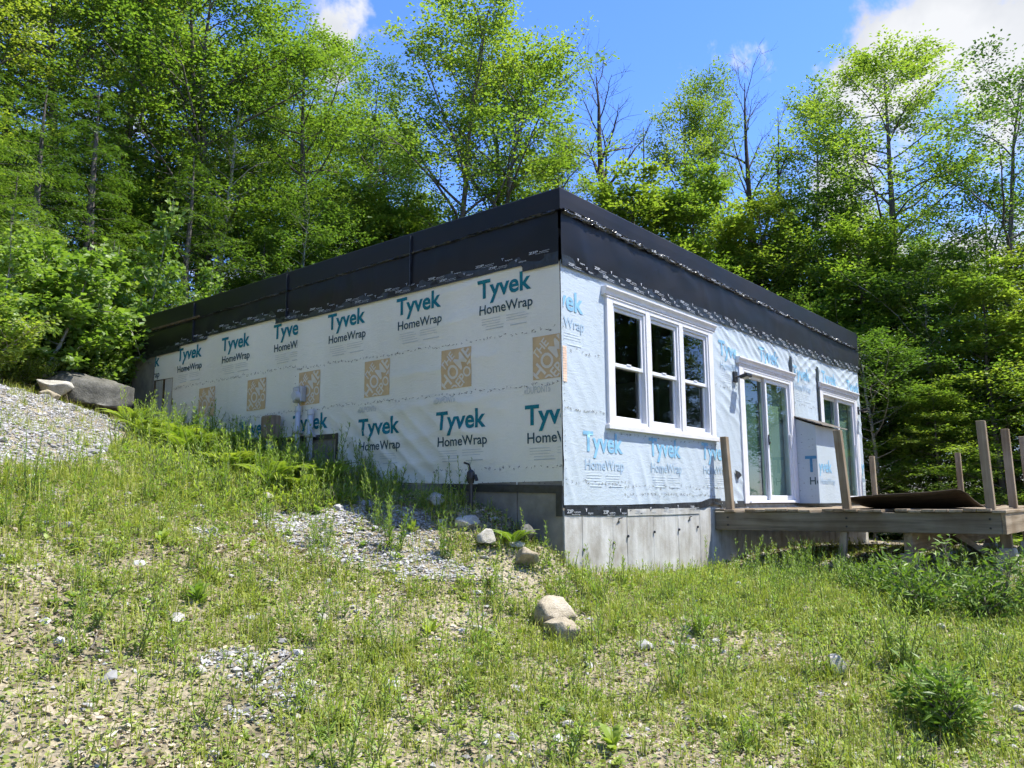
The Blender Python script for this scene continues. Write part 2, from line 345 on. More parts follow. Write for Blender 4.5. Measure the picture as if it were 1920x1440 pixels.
def ground_mat():
    m, nt, b = new_mat('stony_soil')
    co = obj_co(nt)
    a = nd(nt, 'ShaderNodeTexNoise', {'Vector': co, 'Scale': 1.1, 'Detail': 8.0, 'Roughness': .62}).outputs['Fac']
    f = nd(nt, 'ShaderNodeTexNoise', {'Vector': co, 'Scale': 26.0, 'Detail': 6.0, 'Roughness': .7}).outputs['Fac']
    vo = nd(nt, 'ShaderNodeTexVoronoi', {'Vector': co, 'Scale': 34.0}); vc = vo.outputs['Color']
    c = ramp(nt, a, [(.3, (.16, .14, .095)), (.5, (.28, .25, .185)), (.7, (.36, .33, .265))])
    c = mixc(nt, .55, c, ramp(nt, f, [(.3, (.35, .33, .28)), (.62, (1.25, 1.2, 1.1))]), 'MULTIPLY')
    c = mixc(nt, .35, c, ramp(nt, nd(nt, 'ShaderNodeSeparateColor', {0: vc}).outputs[0], [(.1, (.4, .38, .32)), (.9, (1.4, 1.35, 1.25))]), 'MULTIPLY')
    nt.links.new(c, b.inputs['Base Color']); b.inputs['Roughness'].default_value = .95; b.inputs['Specular IOR Level'].default_value = .15
    bump(nt, b, math_(nt, 'ADD', f, vo.outputs['Distance']), .7, .03); return m
M['ground'] = ground_mat()

# ------------------------------------------------------------------ terrain
LF, LL, H = 10.32, 9.79, 3.445           # house: front length, side length, parapet top
CP=np.array([
# near slope in front of camera
(-6.9,-5.0,-1.52),(-3.2,-1.95,-1.42),(-1.8,-.8,-1.08),(-.6,-.35,-.88),(-5.35,-.7,-1.18),(-1.1,-4.1,-1.50),(-4.75,1.3,-.52),
(-3.0,-5.0,-1.6),(-8,-2.5,-1.35),(-8.5,1.5,-.5),(1.5,-2.2,-1.0),(3.0,-3.6,-1.02),(0.3,-1.6,-1.02),(2.2,-.6,-.90),
# front wall foot and under the deck
(0.25,-.12,-.84),(1.7,-.12,-.88),(3.4,-.1,-.88),(6,-1.5,-.80),(10,-1,-.85),(5,-3.3,-.72),(8,-3.3,-.80),(12,-3,-.9),(7.5,-7,-1.0),(3,-8,-1.6),(14,1,-.9),
# left wall foot, stepping up
(-.15,.1,-.42),(-.15,.8,-.06),(-.1,1.5,.13),(-.1,3.0,.27),(-.1,3.8,.30),(-.1,5.2,.68),(-.1,6.6,.88),(-.1,8.2,1.16),(-.1,9.7,1.58),
# bank
(-1.15,.9,-.42),(-1.6,2.4,-.12),(-2.6,.6,-.66),(-3.3,2.2,-.2),(-3.6,3.2,.22),(-2.2,4.2,.38),(-1.6,5.6,.72),
(-5.2,3.0,.15),(-6.5,3.5,.3),(-3.6,5.0,.9),(-2.93,7.3,1.62),(-1.6,7.6,1.4),(-.8,9.2,1.66),(-5.5,6.5,1.65),(-8,7,2.0),(-1.4,10.2,1.95),
# hill left / behind
(-2,14,3.4),(-5,12,3.3),(1,14,3.2),(-8,15,5.0),(0,20,5.2),(5,16,3.0),(-4,20,6.2),(8,24,5.2),(2,28,7.6),(-10,26,9.0),(14,20,2.4),(12,12,.6),(11.5,6,-.5),(18,10,-.6),(22,2,-1.2),(26,14,-.6),(22,28,4.0),(30,-8,-1.8),
(12,-12,-1.6),(0,-14,-2.4),(-12,-8,-1.4),(-16,4,1.2),(-18,18,6.0),
(40,10,-2),(40,40,5),(15,50,11),(-15,50,13),(-40,20,10),(-40,-20,-1),(0,-45,-5),(40,-30,-4),(60,60,6),(-60,60,14),(70,-10,-4),(0,90,15),(90,0,-5),(-90,0,8),(0,-90,-8),(90,90,8),(-90,90,15),(90,-90,-8),(-90,-90,0)])
_n = len(CP); _d = np.hypot(CP[:, None, 0] - CP[None, :, 0], CP[:, None, 1] - CP[None, :, 1])
_A = np.zeros((_n + 3, _n + 3)); _A[:_n, :_n] = _d - np.eye(_n) * .06; _A[:_n, _n] = 1; _A[:_n, _n + 1:] = CP[:, :2]; _A[_n, :_n] = 1; _A[_n + 1:, :_n] = CP[:, :2].T
_W = np.linalg.solve(_A, np.r_[CP[:, 2], 0, 0, 0])
def ground(x, y):
    x = np.asarray(x, float); y = np.asarray(y, float); s = x.shape; x = x.ravel(); y = y.ravel(); z = np.zeros(len(x))
    for i in range(0, len(x), 20000):
        xx, yy = x[i:i + 20000], y[i:i + 20000]
        z[i:i + 20000] = np.hypot(xx[:, None] - CP[None, :, 0], yy[:, None] - CP[None, :, 1]) @ _W[:_n] + _W[_n] + xx * _W[_n + 1] + yy * _W[_n + 2]
    z += (fbm(x * .9, y * .9, 5) - .47) * .16 + (fbm(x * 4.5, y * 4.5, 6, 3) - .43) * .05
    return z.reshape(s)
def gz(x, y): return float(ground(np.array([x]), np.array([y]))[0])
def axis(lo, hi, step, far):
    a = list(np.arange(lo, hi + 1e-6, step)); s = step; l = [lo]; h = [hi]
    while l[-1] > -far: s *= 1.16; l.append(l[-1] - s)
    s = step
    while h[-1] < far: s *= 1.16; h.append(h[-1] + s)
    return np.array(l[:0:-1] + a + h[1:])
ax_, ay_ = axis(-9, 13.05, .15, 170), axis(-8.1, 13.05, .15, 170)
gx, gy = np.meshgrid(ax_, ay_, indexing='ij'); gzz = ground(gx, gy)
pit = (gx > .12) & (gx < LF - .12) & (gy > .12) & (gy < LL - .12); gzz[pit] = -1.3
i, j = np.meshgrid(np.arange(len(ax_) - 1), np.arange(len(ay_) - 1), indexing='ij'); i = i.ravel(); j = j.ravel(); s_ = len(ay_)
go = link(bpy.data.objects.new('ground', np_mesh('ground', np.stack([gx.ravel(), gy.ravel(), gzz.ravel()], 1),
     [np.stack([i * s_ + j, (i + 1) * s_ + j, (i + 1) * s_ + j + 1, i * s_ + j + 1], 1)], [M['ground']], smooth=True)))
tag(go, kind='structure')

# ------------------------------------------------------------------ wrinkles of the sheets (real relief, metres outwards)
def ridges(u, v, ang, freq, seed, sharp=3.0, cov=.52):
    c, s = math.cos(ang), math.sin(ang); a = u * c + v * s; b = -u * s + v * c
    ph = a * freq + 1.6 * fbm(a * .8, b * .55, seed, 3)
    t = 1 - np.abs(2 * (ph - np.floor(ph)) - 1)
    return t ** sharp * sstep(cov, cov + .22, vn(u * .9, v * 1.1, seed + 7))
def wf(x, z):
    top = sstep(1.7, 2.5, z) * sstep(3.4, 4.4, x)
    low = sstep(.9, .4, z)
    w = .004 * (fbm(x * 1.3, z * 1.3, 31) - .3)
    w = w + .011 * ridges(x, z, .95, 7.5, 40, 2.2, .30) * top + .010 * ridges(x, z, 2.0, 6.5, 41, 2.2, .42) * top
    w = w + .008 * ridges(x, z, .35, 4.2, 42, 2.6, .45) * low + .008 * ridges(x, z, 2.55, 4.6, 43, 2.6, .45) * low
    w = w + .008 * ridges(x, z, 1.2, 5.2, 44, 2.6, .40) * sstep(3.5, 4.1, x) + .003 * ridges(x, z, .6, 5.0, 45, 2.5, .4)
    return w * 1.3 + .006
def wl(y, z):
    low = sstep(1.45, .9, z)
    w = .004 * (fbm(y * .9, z * 1.1, 51) - .3)
    w = w + .007 * ridges(y, z, 2.2, 4.6, 52, 2.8, .38) * low * sstep(.9, 2.2, y) * sstep(5.5, 3.8, y) + .006 * ridges(y, z, 1.75, 3.2, 53, 3.0, .5) * low
    w = w + .006 * ridges(y, z, 1.50, 2.6, 54, 3.4, .55)
    return w * 2.3 + .005

# ------------------------------------------------------------------ the house
house = empty('house', (0, 0, 0))
tag(house, 'unfinished flat-roofed house in white building wrap with a black membrane parapet', 'house')
# foundation: body walls, then board-formed panels on the front, joints recessed
fb = MB(); t = .2
fb.box((.012, .02, -1.4), (LF - .012, t, -.02)); fb.box((0.012, t, -1.4), (t, LL - .02, 2.2)); fb.box((LF - t, t, -1.4), (LF - .02, LL - .02, -.02)); fb.box((t, LL - t, -1.4), (LF - t, LL - .02, 2.2))
fb.build('foundation', M['concrete'], house)
jx = [.0, .32, .92, 1.22, 1.82, 2.44, 3.03, 3.62, 4.3, 5.0, 5.6, 6.2, 6.8, 7.4, 8.0, 8.6, 9.2, 9.8, LF]
fmesh = None
for a, b in zip(jx[:-1], jx[1:]):
    o = MB().box((a + .0025, -.006 + rnd.uniform(-.003, .002), -1.35), (b - .0025, .03, -.06 - (.05 if 1.2 < a < 3 else 0))).build('concrete_panel', M['concrete'], house, bevel=.002)
MB().box((1.225, -.016, -.14), (3.02, .03, -.055)).build('concrete_ledge', M['concrete'], house, bevel=.006)
jy = [0, .62, 1.25, 1.9, 2.6, 3.2, 3.8]
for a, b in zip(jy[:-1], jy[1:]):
    MB().box((-.008 + rnd.uniform(-.003, .003), a + .006, -1.0), (.03, b - .006, .25)).build('concrete_panel', M['concrete_dark'], house, bevel=.004)
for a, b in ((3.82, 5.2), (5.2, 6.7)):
    MB().box((-.006, a + .005, 0), (.03, b - .005, .98)).build('concrete_panel', M['concrete_dark'], house, bevel=.004)
MB().box((-.012, 8.94, .9), (.03, LL - .01, 2.74)).build('concrete_panel', M['concrete_dark'], house, bevel=.006)
MB().box((.03, 6.7, .3), (.05, 8.94, 2.3)).build('plywood_panel', M['ply_brown'], house)
for yy in (8.27, 8.60, 8.93): MB().box((-.004, yy - .022, .9), (.03, yy + .022, 2.24)).build('stud', M['ply_brown'], house)
# form-tie stubs on the foundation
for x, z in ((.92, -.42), (1.22, -.36), (1.82, -.33), (2.44, -.32), (2.95, -.30), (.33, -.47)):
    MB().tube([(x - .01, -.028, z), (x + .012, -.012, z - .005)], [.012, .018], 6).build('form_tie', M['black_metal'], house)
for x, z in ((1.02, -.16), (2.72, -.17)):
    MB().tube([(x, -.012, z - .05), (x, -.03, z), (x + .07, -.022, z + .004)], .006, 5).build('anchor_rod', M['black_metal'], house)
# interior: floor, dark walls, roof deck
MB().box((.2, .2, -.06), (LF - .2, LL - .2, -.01)).build('floor_slab', M['interior'], house)
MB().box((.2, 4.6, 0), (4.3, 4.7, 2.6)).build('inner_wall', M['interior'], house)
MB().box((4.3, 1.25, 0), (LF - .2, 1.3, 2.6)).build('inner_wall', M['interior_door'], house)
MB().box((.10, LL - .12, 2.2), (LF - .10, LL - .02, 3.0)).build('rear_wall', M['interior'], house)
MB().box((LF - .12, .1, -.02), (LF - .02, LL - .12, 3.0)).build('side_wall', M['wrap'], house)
MB().box((.10, .10, 2.95), (LF - .10, LL - .12, 3.05)).build('roof_deck', M['membrane'], house)

# openings in the front wrap
OPEN = [(.96, 3.48, .96, 2.33), (4.56, 6.50, .02, 2.02), (8.03, 9.97, .02, 2.02)]
CELL = LF / 400
nx, nz_ = 400, 102
def front_keep(i, j):
    x = (i + .5) * CELL; z = (j + .5) * 2.64 / nz_; k = np.ones(len(x), bool)
    for a, b, c, d in OPEN: k &= ~((x > a) & (x < b) & (z > c) & (z < d))
    return k
def front_P(u, v):
    x = u * LF / nx; z = v * 2.64 / nz_; z = np.where(v == 0, -.005 + .012 * (vn(x * 1.1, x * 0, 61) - .5), z)
    return np.stack([x, -wf(x, z), z], 1)
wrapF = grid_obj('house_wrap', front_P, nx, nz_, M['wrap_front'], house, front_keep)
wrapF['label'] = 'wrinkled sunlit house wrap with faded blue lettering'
# wall body behind the wrap, with the same openings
wb = MB(); xs = [0.02] + sorted({v for o in OPEN for v in o[:2]}) + [LF - .02]
for a, b in zip(xs[:-1], xs[1:]):
    op = [o for o in OPEN if abs(o[0] - a) < 1e-6]
    if op: wb.box((a, .02, -.02), (b, .14, op[0][2])); wb.box((a, .02, op[0][3]), (b, .14, 3.0))
    else: wb.box((a, .02, -.02), (b, .14, 3.0))
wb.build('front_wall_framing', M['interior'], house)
# left side sheets
def side_sheet(y0, y1, bot, top, label, dx=0.0):
    n = max(4, int((y1 - y0) / .035)); m_ = 70
    def P(u, v):
        y = y0 + (y1 - y0) * u / n; b = bot(y); t_ = top(y); z = b + (t_ - b) * v / m_
        return np.stack([-wl(y, z) - dx, y, z], 1)
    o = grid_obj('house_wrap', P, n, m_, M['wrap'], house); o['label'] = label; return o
wrapA = side_sheet(0, 3.75, lambda y: .19 + .032 * y + .01 * vn(y * 2, y * 0, 62), lambda y: np.where(y < .5, 2.62, 2.70), 'shaded house wrap sheet nearest the corner')
wrapA2 = side_sheet(3.75, 4.69, lambda y: .945 + 0 * y, lambda y: 2.71 + 0 * y, 'shaded house wrap strip above the step')
wrapB = side_sheet(4.68, 8.28, lambda y: np.where(y < 6.7, .96 + .012 * (y - 4.7), .99 + .17 * (y - 6.7)), lambda y: np.where(y < 5.25, 2.72, np.where(y < 7.2, 2.80, 2.74)), 'shaded house wrap sheet at the far left', -.001)
wrapC = side_sheet(8.27, 8.95, lambda y: 2.20 + .02 * (y - 8.3), lambda y: 2.69 + 0 * y, 'narrow house wrap strip over the opening')
MB().box((.02, .02, .2), (.12, 3.74, 2.9)).box((.02, 3.74, .95), (.12, 8.27, 2.9)).box((.02, 8.27, 2.2), (.12, LL - .02, 2.9)).build('side_wall_framing', M['interior'], house)

# black membrane parapet: two bands, the upper one proud, soft bulges
def band(axis_, L, z0, z1, off, name, label, seed, bulge=.02, ribs=1):
    n = int(L / .06); m_ = 14
    def P(u, v):
        s = L * u / n; zb = z0(s) if callable(z0) else z0 + 0 * s; z = zb + (z1 - zb) * v / m_; k = v / m_
        ed = sstep(0, .35, s)
        w = off + ed * bulge * (fbm(s * .55, z * 1.2, seed, 3) - .25) * np.sin(np.pi * np.clip(k, .02, .98)) + ed * .010 * ridges(s, z, 1.2, 1.7, seed + 3, 2.5, .40) + ed * .009 * ridges(s, z, .3, 2.3, seed + 4, 2.5, .45)
        return np.stack([s, -w, z], 1) if axis_ == 0 else np.stack([-w, s, z], 1)
    o = grid_obj(name, P, n, m_, M['membrane'], house); o['label'] = label; return o
bz = lambda seed: (lambda s: 2.60 + .018 * (vn(s * 1.7, s * 0, seed) - .5) + np.where(vn(np.floor(s / .75), s * 0, seed + 1) > .5, .012, -.012))
band(0, LF + .02, lambda s: 2.60 + .02 * (vn(s * .9, s * 0, 71) - .5) + .045 * sstep(8, 10.3, s), 3.25, .022, 'membrane_band', 'sunlit black membrane band on the front', 72, .085)
band(1, LL, lambda s: np.where(s < .5, 2.60, np.where(s < 2.25, 2.69, np.where(s < 4.7, 2.68, np.where(s < 5.25, 2.71, np.where(s < 7.2, 2.79, np.where(s < 8.06, 2.735, 2.67)))))) , 3.25, .022, 'membrane_band', 'shaded black membrane band on the left side', 75, .05)
def cap(axis_, L, seed, label, drop):
    # upper band: vertical face leaning slightly, rounded over the parapet top
    prof = [(.026, -.255), (.040, -.25), (.041, -.12), (.038, -.012), (.032, -.003), (.02, 0), (-.10, .0), (-.22, -.02), (-.24, -.4)]
    n = int(L / .08); m_ = len(prof) - 1; pr = np.array(prof)
    def P(u, v):
        s = -.055 + (L + .055) * u / n; k = pr[v]
        w = k[:, 0] + .012 * (fbm(s * .8, k[:, 1] * 2, seed, 3) - .4) * ((v > 0) & (v < 5)); z = H + k[:, 1] - drop * np.clip(s / L, 0, 1) * (v < 2) + .006 * (vn(s * .9, s * 0, seed + 5) - .5)
        s = np.where(u == 0, -w, s)
        return np.stack([s, -w, z], 1) if axis_ == 0 else np.stack([-w, s, z], 1)
    o = grid_obj('parapet_cap', P, n, m_, M['membrane'], house, smooth=False); o['label'] = label
cap(0, LF, 81, 'sunlit black parapet cap along the front', .11); cap(1, LL, 85, 'shaded black parapet cap along the left side', .09)
MB().box((.2, LL - .16, 3.05), (LF, LL, H - .06)).build('parapet_rear', M['membrane'], house); MB().box((LF - .2, .0, 3.05), (LF - .003, LL - .16, H - .03)).build('parapet_side', M['membrane'], house)
# crumpled tape along the joint under the cap
def crumple(axis_, L, z0, z1, amp, name='crumpled_tape', m='crumple', drop=.1, hgt=.055):
    n = int(L / .022); m_ = 5
    def P(u, v):
        s = .01 + L * u / n; z = z0 - drop * s / L + hgt * (v / m_ - .5) * (1 + .5 * (vn(s * 3, s * 0, 91) - .5)) + .012 * (vn(s * 2, s * 0, 92) - .5)
        w = .05 + amp * (vn(s * 14, v * 1.7, 93) - .35) + amp * .7 * (vn(s * 33, v * 2.3, 94) - .5) - .02 * (np.abs(v / m_ - .5) > .45)
        return np.stack([s, -w, z], 1) if axis_ == 0 else np.stack([-w, s, z], 1)
    return grid_obj(name, P, n, m_, M[m], house, smooth=False)
crumple(0, LF, 3.20, 0, .045)['label'] = 'crumpled shiny tape line along the front parapet'
crumple(1, LL, 3.19, 0, .022, m='tape', drop=.09, hgt=.03)
for yy in (2.3, 4.95, 7.6):
    MB().box((-.068, yy - .006, 2.74), (-.03, yy + .006, 3.4)).build('membrane_seam', M['tape'], house)
# stained patch on the far left parapet
MB().box((-.072, 7.4, 3.12), (-.05, 9.1, 3.16)).build('stain_strip', M['ply_brown'], house, bevel=.004)
# flashing tape along the band bottoms, foundation and corner
def tape_strip(axis_, s0, s1, zf, h, off, label=None, seed=100, crink=.004):
    n = max(3, int((s1 - s0) / .05)); m_ = 4
    def P(u, v):
        s = s0 + (s1 - s0) * u / n; z = zf(s) + h * v / m_; w = off + crink * (vn(s * 9, v * .9, seed) - .3)
        return np.stack([s, -w, z], 1) if axis_ == 0 else np.stack([-w, s, z], 1)
    o = grid_obj('flashing_tape', P, n, m_, M['tape'], house)
    if label: o['label'] = label
    return o
tape_strip(0, .0, LF, lambda s: 2.575 + .02 * (vn(s * .9, s * 0, 71) - .5) + .045 * sstep(8, 10.3, s), .13, .026, 'printed black flashing tape under the front parapet band', 101, .012)
tape_strip(0, 0, 2.95, lambda s: -.105 - .02 * np.sin(s * 1.6) + 0 * s, .10, .014, 'printed black flashing tape over the foundation', 102)
tape_strip(0, 2.93, 3.66, lambda s: -.075 + .05 * sstep(2.95, 3.4, s), .09, .018, None, 103, .016)
tape_strip(0, 3.66, 4.5, lambda s: -.06 + 0 * s, .09, .016, None, 104)
tape_strip(0, 6.5, LF, lambda s: -.06 + 0 * s, .09, .016, None, 105)
for s0, s1, zz in ((.0, .5, 2.585), (.5, 2.25, 2.66), (2.25, 4.7, 2.66), (4.7, 5.25, 2.69), (5.25, 7.2, 2.77), (7.2, 8.06, 2.715), (8.06, LL, 2.64)):
    tape_strip(1, s0, s1, lambda s, zz=zz: zz + 0 * s, .14, .027, None, 106 + int(s0 * 3), .01)
tape_strip(1, .0, 1.75, lambda s: .115 + .03 * s, .085, .020, 'black flashing tape along the left foundation', 120)
tape_strip(1, 3.74, 6.75, lambda s: .905 + .012 * (s - 4.7), .07, .022, None, 121)
MB().box((-.02, .005, -.12), (-.011, .085, .2)).build('flashing_tape', M['tape'], house)
MB().box((-.02, 3.715, .32), (-.012, 3.765, .97)).build('flashing_tape', M['tape'], house)
for x, z0, z1, tilt in ((6.565, 1.40, 2.46, -.0), (7.86, 1.36, 2.44, .03)):
    n = 20; mb = MB(); vs = []
    for k in range(n + 1):
        z = z0 + (z1 - z0) * k / n
        for q in range(4): vs.append((x - .06 + .04 * q + tilt * (1 - k / n), -.024 - .010 * vn(z * 9, q * .8, 130), z))
    mb.add(vs, [(k * 4 + q, k * 4 + q + 1, k * 4 + q + 5, k * 4 + q + 4) for k in range(n) for q in range(3)])
    mb.build('flashing_tape', M['tape'], house)['label'] = 'dark vertical tape strip above the boxed chase'

# ------------------------------------------------------------------ lettering
_tc = {}
def text_arrays(s, size, weight=0.0, sx=1.0, spacing=1.0, shear=0.0):
    key = (s, size, weight, sx, spacing, shear)
    if key in _tc: return _tc[key]
    cu = bpy.data.curves.new('t', 'FONT'); cu.body = s; cu.size = size; cu.offset = weight; cu.resolution_u = 3; cu.space_character = spacing; cu.shear = shear
    ob = bpy.data.objects.new('t', cu); COL.objects.link(ob); bpy.context.view_layer.update()
    me = bpy.data.meshes.new_from_object(ob.evaluated_get(bpy.context.evaluated_depsgraph_get()))
    bpy.data.objects.remove(ob); bpy.data.curves.remove(cu)
    for v in me.vertices: v.co.x *= sx
    _tc[key] = me; return me
def fit_text(s, width, capheight, weight, shear=0.0):
    """mesh of a word scaled to a width and a capital height"""
    me = text_arrays(s, 1.0, weight, 1.0, 1.0, shear); co = np.array([v.co[:2] for v in me.vertices])
    cap_ = np.array([v.co[:2] for v in text_arrays('H', 1.0, weight).vertices])[:, 1].max()
    w = co[:, 0].max() - co[:, 0].min(); return me, width / w, capheight / cap_, co[:, 0].min()
def put_text(parts, place, m, parent, clip=None, name='lettering', rot=0.0, cut=.045, centre=None):
    """parts: (word, width, capheight, weight, u0, v0); place(u,v)->xyz; clip=(u0,u1,v0,v1)"""
    bm = bmesh.new()
    for word, wd, ch, wt, u0, v0 in parts:
        me, sx, sy, mn = fit_text(word, wd, ch, wt)
        b2 = bmesh.new(); b2.from_mesh(me)
        for v in b2.verts: v.co = Vector((u0 + (v.co.x - mn) * sx, v0 + v.co.y * sy, 0))
        if rot:
            c, s = math.cos(rot), math.sin(rot)
            for v in b2.verts:
                x, y = v.co.x - centre[0], v.co.y - centre[1]; v.co = Vector((centre[0] + x * c - y * s, centre[1] + x * s + y * c, 0))
        tmp = bpy.data.meshes.new('x'); b2.to_mesh(tmp); b2.free(); bm.from_mesh(tmp); bpy.data.meshes.remove(tmp)
    def cutp(co, no, clear):
        g = bm.verts[:] + bm.edges[:] + bm.faces[:]
        bmesh.ops.bisect_plane(bm, geom=g, plane_co=co, plane_no=no, clear_outer=clear)
    if clip:
        cutp((clip[0], 0, 0), (-1, 0, 0), True); cutp((clip[1], 0, 0), (1, 0, 0), True); cutp((0, clip[2], 0), (0, -1, 0), True); cutp((0, clip[3], 0), (0, 1, 0), True)
    if not bm.verts: bm.free(); return None
    us = [v.co.x for v in bm.verts]; vs = [v.co.y for v in bm.verts]
    k = math.floor(min(us) / cut) * cut + cut
    while k < max(us): cutp((k, 0, 0), (1, 0, 0), False); k += cut
    k = math.floor(min(vs) / cut) * cut + cut
    while k < max(vs): cutp((0, k, 0), (0, 1, 0), False); k += cut
    arr = np.array([v.co[:2] for v in bm.verts]); P = place(arr[:, 0], arr[:, 1])
    for v, p in zip(bm.verts, P): v.co = Vector(p)
    me = bpy.data.meshes.new(name); bm.to_mesh(me); bm.free(); me.materials.append(m)
    return link(bpy.data.objects.new(name, me), parent)
EPS = .005
def placeF(u, v): return np.stack([u, -wf(u, v) - EPS, v], 1)
def placeL(u, v): return np.stack([-wl(-u, v) - EPS, -u, v], 1)          # u runs along -Y
def quads_print(rects, place, m, parent, name):
    mb = MB()
    for (u0, u1, v0, v1) in rects:
        k = max(1, int(abs(u1 - u0) / .06)); uu = np.linspace(u0, u1, k + 1)
        a = place(uu, np.full(k + 1, v0)); b = place(uu, np.full(k + 1, v1)); vs = list(a) + list(b)
        mb.add(vs, [(q, q + 1, k + 2 + q, k + 1 + q) for q in range(k)])
    return mb.build(name, m, parent)
def small_lines(u0, v0, w):
    out = []
    for r in range(5):
        for q in range(2):
            a = u0 + q * w * .52; b = a + w * (.46 if r < 3 else .5) * rnd.uniform(.8, 1)
            if r < 3 or q == 0 or r == 4: out.append((a + (.06 if r > 2 else 0), b, v0 - .055 - r * .030, v0 - .055 - r * .030 - (.006 if r < 4 else .011)))
    return out
def logo(u, v, place, parent, m1, m2, m3, clip=None, fine=True, only=None):
    if only != 'hw': put_text([('Tyvek', .80, .215, .026, u - .03, v + .20)], place, m1, parent, clip)
    if only != 'ty': put_text([('HomeWrap', .785, .112, .015, u, v)], place, m2, parent, clip)
    if fine:
        r = [x for x in small_lines(u + .03, v, .72)]
        if clip: r = [(max(a, clip[0]), min(b, clip[1]), c, d) for a, b, c, d in r if min(b, clip[1]) - max(a, clip[0]) > .02 and min(c, d) > clip[2]]
        if r: quads_print(r, place, m3, parent, 'fine_print')
T_, D_, Fp = M['teal'], M['dark_print'], M['fine_print']
for y, z in ((1.156, 2.187), (2.565, 2.21), (3.98, 2.222)):
    logo(-y, z, placeL, wrapA if y < 3.75 else wrapA2, T_, D_, Fp)
logo(-5.285, 2.268, placeL, wrapB, T_, D_, Fp, clip=(-8.28, -4.70, 0, 3))
for y in (6.715, 8.123): logo(-y, 2.264, placeL, wrapB, T_, D_, Fp)
logo(-9.54, 2.262, placeL, wrapC, T_, D_, Fp, clip=(-8.93, -8.30, 2.22, 2.66), fine=False)
for y, z in ((.464, .660), (1.833, .690), (3.272, .706)): logo(-y, z, placeL, wrapA, T_, D_, Fp, clip=(-4, -.012, 0, 3))
for y in (4.72, 6.12, 7.5): logo(-y, .86, placeL, wrapB if y > 4.7 else wrapA2, T_, D_, Fp, clip=(-8.2, -3.77, 1.0, 3), fine=False)
for y, z in ((.50, 1.20), (1.90, 1.205), (3.32, 1.205), (6.15, 1.225)):
    put_text([('«DUPONT»', .36, .075, .004, -y, z)], placeL, Fp, wrapA if y < 4 else wrapB)
put_text([('DUPONT', .26, .06, .004, -1.20, 2.655)], placeL, Fp, wrapA)
# orange squares with stencil letters
def place_off(pl, e):
    def f(u, v):
        P = pl(u, v).copy(); P[:, 0] -= e; return P
    return f
for y, z, sc in ((7.376, 1.44, 1), (5.953, 1.435, 1), (4.64, 1.41, 1), (3.20, 1.40, 1), (1.78, 1.37, 1), (.376, 1.345, 1)):
    u0, u1, v0, v1 = -y, -y + .49, z, z + .475
    if y < .5: u1 = -.005
    par = wrapA if y < 3.75 else (wrapA2 if y < 4.69 else wrapB)
    uu = np.linspace(u0, u1, 9); mb = MB(); vs = []
    for vv in np.linspace(v0, v1, 9): vs += list(placeL(uu, np.full(9, vv)))
    mb.add(vs, [(a * 9 + b, a * 9 + b + 1, a * 9 + b + 10, a * 9 + b + 9) for a in range(8) for b in range(8)])
    sq = mb.build('orange_logo', M['orange'], par)
    c = (u0 + .245, v0 + .2375); tp = place_off(placeL, .002)
    put_text([('THE', .24, .10, .02, c[0] - .15, c[1] + .12), ('HOME', .60, .17, .02, c[0] - .30, c[1] - .075), ('DEPOT', .48, .125, .02, c[0] - .24, c[1] - .225)],
             tp, M['orange_letters'], par, clip=(u0 + .008, u1 - .008, v0 + .008, v1 - .008), rot=math.radians(45), centre=c, name='logo_lettering')
# front, sun-bleached lettering
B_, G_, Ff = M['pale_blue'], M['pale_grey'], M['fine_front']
def front_logo(x, z, clip, **k): logo(x, z, placeF, wrapF, B_, G_, Ff, clip=clip, **k)
front_logo(-.36, 1.90, (.03, .80, 0, 2.55))
front_logo(3.85, 1.92, (3.64, 4.40, 0, 2.55))
front_logo(5.28, 2.03, (4.4, 6.48, 2.19, 2.50), fine=False)
front_logo(6.70, 1.92, (6.66, 7.78, 1.45, 2.5))
front_logo(8.15, 2.0, (7.98, 9.95, 2.16, 2.5), fine=False); front_logo(9.55, 1.98, (8.9, LF, 2.16, 2.5), fine=False)
front_logo(.395, .382, (.02, 3.4, .02, .83)); front_logo(1.793, .387, (.02, 3.4, .02, .83)); front_logo(3.19, .40, (.02, 4.4, .02, .83))
front_logo(9.98, .40, (9.99, LF - .01, .02, 1.2))
quads_print([(.015, .085, 1.30 + k * .028, 1.30 + k * .028 + .024) for k in range(14)], placeF, M['orange_edge'], wrapF, 'orange_logo')
# staple rows and printed seams
def staples(place, parent, u0, u1, vfun, step, clip=None):
    mb = MB(); u = u0
    while u < u1:
        v = vfun(u) + rnd.uniform(-.018, .018)
        if clip is None or clip(u, v):
            s = rnd.uniform(.013, .027)
            for q in range(rnd.choice((1, 2, 2, 3))):
                a = rnd.uniform(0, math.pi); du, dv = math.cos(a) * s, math.sin(a) * s * .8; pu, pv = u + rnd.uniform(-.012, .012), v + rnd.uniform(-.01, .01); t = .004
                nu_, nv_ = -dv / s * t, du / s * t
                P = place(np.array([pu - du, pu + du + nu_, pu + du - nu_]), np.array([pv - dv, pv + dv + nv_, pv + dv - nv_])); P = np.vstack([P])
                mb.add(list(P), [(0, 1, 2)])
        u += step * rnd.uniform(.6, 1.4)
    if mb.f: tag(mb.build('staple_row', M['staple'], parent), kind='stuff')
staples(placeL, wrapA, -3.74, -.02, lambda u: 1.885 - .012 * u, .065); staples(placeL, wrapA, -3.74, -.02, lambda u: 1.285 - .012 * u, .06)
staples(placeL, wrapA, -1.9, -.02, lambda u: .395, .07); staples(placeL, wrapA, -1.6, -.02, lambda u: .235, .08)
staples(placeL, wrapB, -8.2, -4.72, lambda u: 2.0 , .06); staples(placeL, wrapB, -8.0, -4.72, lambda u: 1.335, .06)
